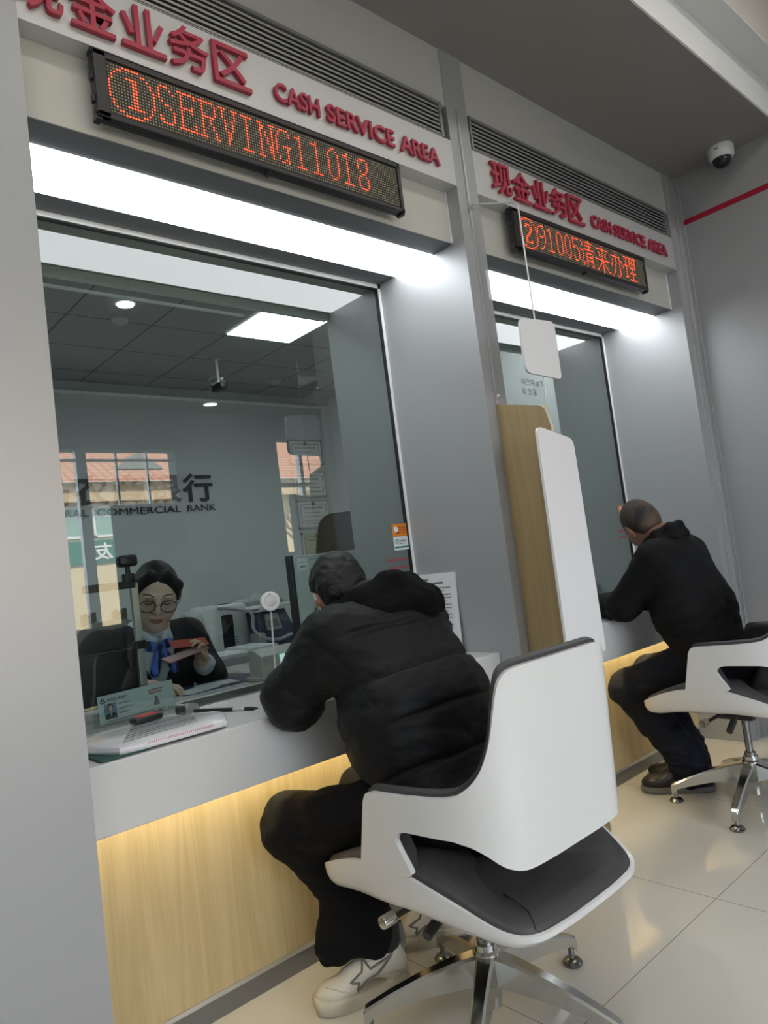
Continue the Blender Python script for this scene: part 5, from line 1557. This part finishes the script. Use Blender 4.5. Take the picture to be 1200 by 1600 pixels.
# booklet in the teller's hand
t = thing('booklet', 'open red passbook held by the teller', 'booklet', (1.15, .95, .93))
R1 = Matrix.Translation((1.215, .948, .945)) @ Matrix.Rotation(.22, 4, 'Z') @ Matrix.Rotation(.08, 4, 'Y')
MB().box(-.150, .02, -.002, .0, -.018, .020, 0, 2, R1 @ Matrix.Rotation(-.75, 4, 'X')).build('back_cover', mat('red_cover', (.50, .055, .02), .45), t)
R2 = R1 @ Matrix.Translation((-.02, -.006, -.020)) @ Matrix.Rotation(-.20, 4, 'Y') @ Matrix.Rotation(-1.25, 4, 'X')
MB().box(-.172, .02, -.002, .0, -.035, .016, 0, 2, R2).build('front_cover', mat('red_cover2', (.40, .05, .03), .45), t)
MB().box(-.170, .0, -.0035, -.0021, -.034, .015, 0, 2, R2).build('pages', mat('pinkish_paper', (.50, .36, .36), .6), t)

# teller's chair and a second staff chair
def office_chair(name, x, y, z0, w, h, rot, mm, lb, ears=False):
    t = thing(name, lb, 'chair', (x, y, 0), 'staff chairs')
    M_ = Matrix.Translation((x, y, 0)) @ Matrix.Rotation(rot, 4, 'Z')
    out_ = [M_ @ Vector((p_[0], 0, z0 + h / 2 + p_[1])) for p_ in round_poly([(-w * .46, -h / 2), (w * .46, -h / 2), (w * .5, h * .1), (w * .36, h / 2), (-w * .36, h / 2), (-w * .5, h * .1)], [.05, .05, .1, .1, .1, .1], 6)]
    MB().prism(out_, M_.to_3x3() @ Vector((0, .06, 0))).build('backrest', mm, t, True, 40)
    MB().box(-w * .5, w * .5, -.45, .0, .44, .52, .03, 3, M_).build('seat', mm, t, True)
    mb = MB(); mb.box(-.03, .03, .0, .05, .40, z0 + .1, .01, 2, M_); mb.build('back_post', MT['black_matte'], t)
    MB().lathe([(.03, .06), (.03, .44), (0, .44)], M_ @ Vector((0, -.22, 0)), n=16).build('column', MT['black_matte'], t, True)
    for k in range(5):
        a = 2 * math.pi * k / 5; c_ = M_ @ Vector((0, -.22, 0)); e_ = c_ + Vector((.28 * math.cos(a), .28 * math.sin(a), 0))
        lg = MB().tube([c_ + Vector((0, 0, .10)), e_ + Vector((0, 0, .065))], [.022, .016], 8).build('leg', MT['black_matte'], t, True)
        MB().lathe([(0, -.012), (.025, -.012), (.027, 0), (.025, .012), (0, .012)], e_ + Vector((0, 0, .0275)), (math.sin(a), -math.cos(a), 0), 14).build('caster', MT['black'], lg, True)
    if ears:
        for s_ in (-1, 1):
            mb = MB(); mb.prism([M_ @ Vector((s_ * w * .18 + a_, .02, z0 + h + b_)) for a_, b_ in ((-.03, -.01), (.03, -.01), (.03, .045), (.015, .045), (.004, .02), (-.012, .045), (-.03, .04))], M_.to_3x3() @ Vector((0, .02, 0))); mb.build('headrest_bracket', MT['grey_trim'], t)
    return t
office_chair('staff_chair', 1.065, 1.50, .62, .40, .44, math.radians(8), mat('beige_fabric', (.42, .40, .36), .8), 'beige staff chair back behind the teller', True)
office_chair('staff_chair', 3.05, 2.26, .80, .46, .745, math.radians(-30), mat('charcoal_fabric', (.055, .052, .05), .8), 'charcoal high back chair half hidden behind the window jamb')

# certificates on the back wall
for k, (z0, z1, mm, lb) in enumerate(((2.32, 2.60, 'grey_plastic', 'topmost framed certificate on the staff room wall'), (1.965, 2.25, 'paper', 'second framed certificate from the top on the staff room wall'), (1.62, 1.93, 'paper', 'third framed certificate from the top on the staff room wall'), (1.25, 1.575, 'gold', 'lowest framed certificate, yellowish, on the staff room wall'))):
    x0, x1 = 4.34 + .03 * k * .4, 4.80
    t = thing('framed_certificate', lb, 'certificate', ((x0 + x1) / 2, TY1 - .02, z0), 'framed certificates')
    f = MB()
    for q in ((x0, x1, z1 - .02, z1), (x0, x1, z0, z0 + .02), (x0, x0 + .02, z0, z1), (x1 - .02, x1, z0, z1)): f.box(q[0], q[1], TY1 - .022, TY1 - .001, q[2], q[3])
    f.build('frame', MT['paint_grey'] if k else MT['grey_plastic'], t)
    sh = MB().box(x0 + .02, x1 - .02, TY1 - .012, TY1 - .004, z0 + .02, z1 - .02).build('sheet', MT['paper'] if mm != 'gold' else mat('yellow_paper', (.50, .50, .33), .6), t)
    b = MB()
    for q in ((x0 + .045, x1 - .045, z1 - .053, z1 - .047), (x0 + .045, x1 - .045, z0 + .047, z0 + .053), (x0 + .045, x0 + .051, z0 + .05, z1 - .05), (x1 - .051, x1 - .045, z0 + .05, z1 - .05)): b.box(q[0], q[1], TY1 - .0135, TY1 - .012, q[2], q[3])
    b.build('border_line', MT['ink_grey'], sh)
    MB().lathe([(0, 0), (.022, 0), (.022, .002), (0, .002)], ((x0 + x1) / 2, TY1 - .012, z1 - .045), (0, -1, 0), 16).build('emblem', mat('dull_red_seal', (.25, .12, .09), .5), sh)
    for j in range(4): microtext('text_line', (x0 + .09, TY1 - .0122, z1 - .10 - .045 * j), (1, 0, 0), (0, 0, 1), (x1 - x0) - (.18 if j != 1 else .22), .024 if j == 0 else .012, MT['ink_grey'], sh, 60 + 7 * k + j)

# camera hanging from the staff room ceiling
t = thing('ceiling_camera', 'small camera on a white rod under the staff room ceiling', 'security camera', (3.018, 3.70, ZC))
MB().lathe([(.0, -.010), (.05, -.010), (.055, 0), (0, 0)], (3.018, 3.70, ZC), n=20).build('ceiling_plate', MT['grey_plastic'], t, True)
MB().tube([(3.018, 3.70, ZC - .005), (3.018, 3.70, 2.875)], .011, 10).build('rod', MT['frame_white'], t, True)
mb = MB(); mb.box(2.985, 3.055, 3.66, 3.76, 2.855, 2.872, .004); mb.lathe([(0, -.016), (.016, -.01), (.016, .01), (0, .016)], (3.05, 3.70, 2.90), n=12); mb.build('bracket', MT['frame_white'], t, True)
MB().box(2.985, 3.055, 3.62, 3.78, 2.795, 2.856, .012, 3).build('body', MT['black'], t, True)
MB().tube(spline([(3.0, 3.72, 2.92), (2.95, 3.72, 2.90), (2.95, 3.72, 2.86), (3.0, 3.74, 2.84)], 5), .004, 6).build('cable', MT['grey_plastic'], t, True)

# stickers and prints on the glass
def glass_stickers(dx, which):
    x0, x1 = 1.862 + dx, 1.945 + dx
    y = YG - .0022
    t = thing('window_sticker', 'orange sticker over a white and green one on the %s window glass' % which, 'sticker', ((x0 + x1) / 2, y, 1.205), 'window stickers')
    o = MB().box(x0, x1, y - .001, y, 1.2605, 1.312).build('orange_sticker', MT['orange'], t)
    c_ = Vector((x0 + .020, y - .0014, 1.289))
    mb = MB(); mb.prism([c_ + Vector((.011 * math.cos(k * math.pi / 8), 0, .013 * math.sin(k * math.pi / 8))) for k in range(16)], (0, -.0006, 0)); mb.build('white_figure', MT['paper'], o)
    mb = MB(); mb.tube([c_ + Vector((.004, -.001, -.010)), c_ + Vector((.014, -.001, -.018))], .002, 6); mb.build('handle_print', MT['ink'], o)
    for k in range(3): microtext('text_line', (x0 + .036, y - .0011, 1.294 - k * .010), (1, 0, 0), (0, 0, 1), .040, .0045, MT['ink_red'], o, 80 + k)
    w = MB().box(x0 + .001, x1, y - .001, y, 1.204, 1.2595).build('white_sticker', MT['paper'], t)
    c_ = Vector((x0 + .019, y - .0013, 1.241))
    mb = MB(); mb.tube([c_ + Vector((.007 * math.cos(k * math.pi / 7), 0, .009 * math.sin(k * math.pi / 7))) for k in range(14)], .0018, 5, True); mb.tube([c_ + Vector((-.004, 0, .0)), c_ + Vector((.004, 0, .002))], .0016, 5); mb.build('ring_mark', MT['green'], w, True)
    text('bank_name', '农商银行', MT['ink'], (x0 + .031, y - .0012, 1.236), (1, 0, 0), (0, 0, 1), .042, .010, w, 0, .02)
    microtext('text_line', (x0 + .032, y - .0011, 1.229), (1, 0, 0), (0, 0, 1), .038, .003, MT['ink'], w, 84)
    MB().box(x0 + .004, x1, y - .0016, y - .001, 1.2125, 1.2195).build('green_bar', MT['green'], w)
    for k, (xa, xb, z) in enumerate(((1.818, 1.928, 1.160), (1.824, 1.938, 1.128))):
        lt = microtext('red_print', (xa + dx, y, z), (1, 0, .0), (0, 0, 1), xb - xa, .013, MT['ink_red'], None, 90 + k, .0004)
        tag(lt, ('upper', 'lower')[k] + ' line of red print on the %s window glass' % which, 'print', 'red prints on the glass')
glass_stickers(0, 'left')
glass_stickers(X2R - X1R, 'right')
for k, (x0, z, w, h) in enumerate(((2.875, 1.965, .20, .034), (2.875, 1.915, .125, .036))):
    lt = microtext('grey_print', (x0, YG - .0022, z), (1, 0, 0), (0, 0, 1), w, h, MT['ink_grey'], None, 100 + k, .0004)
    tag(lt, ('upper', 'lower')[k] + ' line of grey print on the right window seen through the clear divider', 'print', 'grey prints on the glass')

# notice board leaning on the reveal at the right end of the left counter
t = thing('notice_board', 'white printed notice board standing at the right end of the left counter', 'notice', (1.94, .37, ZT))
p0 = Vector((1.934, .478, ZT + .0008)); ux = Vector((.0, -1, 0)); uz = nv(Vector((.05, 0, 1)))
P, d = quadbox(p0, ux, uz, .212, .312, .010)
nb = MB().prism(P, d).build('board', mat('white_notice', (.74, .745, .75), .4), t)
o0 = p0 - Vector((.0006, 0, 0))
logo('logo', o0 + ux * .020 + uz * .290, ux, uz, .006, MT['ink'], nb)
text('bank_name', '青岛农商银行', MT['ink'], o0 + ux * .030 + uz * .286, ux, uz, .042, .0075, nb, 0, .02)
microtext('title_line', o0 + ux * .065 + uz * .270, ux, uz, .085, .008, MT['ink'], nb, 110)
rn = random.Random(5)
for k in range(17):
    ind = .022 if k % 3 else .034
    microtext('text_line', o0 + ux * ind + uz * (.252 - k * .0132), ux, uz, (.165 if k % 3 != 1 else rn.uniform(.08, .16)) - (ind - .022), .0052, MT['ink_grey'], nb, 120 + k)

# things on the right counter
t = thing('writing_tray', 'black pad with a pen on the right counter beside the leaning customer', 'tray', (2.95, .33, ZT))
MB().box(2.86, 3.02, .30, .40, ZT + .0005, ZT + .012, .003).build('pad', MT['black'], t); MB().box(2.88, 2.98, .31, .38, ZT + .012, ZT + .014).build('sheet', MT['paper'], t)
MB().prism([(2.85, .40, ZT + .012), (3.03, .40, ZT + .012), (3.03, .43, ZT + .05), (2.85, .43, ZT + .05)], (0, .01, 0)).build('lid', MT['black'], t)
t = thing('cup', 'pale green cup behind the right window glass', 'cup', (3.76, .93, ZT)); 
MB().lathe([(.032, 0), (.040, .075), (.045, .078), (.045, .090), (0, .088)], (3.68, .78, ZT + .0005), n=20).build('cup_body', mat('pale_green_cup', (.42, .52, .44), .5), t, True, 40)
o = MB().prism([(3.30, .80, ZT + .0005), (3.44, .82, ZT + .0005), (3.44, .84, ZT + .10), (3.30, .82, ZT + .10)], (0, .01, 0)).build('paper_card', MT['paper']); tag(o, 'white card standing behind the right window glass', 'card')
# board covering part of the street window behind the camera, visible only as a mirror image
o = MB().box(2.86, 3.70, YO + .02, YO + .05, .5, 2.12).build('window_board', mat('dark_board', (.035, .036, .038), .7)); tag(o, 'dark board standing before the street window, seen mirrored in the glass', 'board')
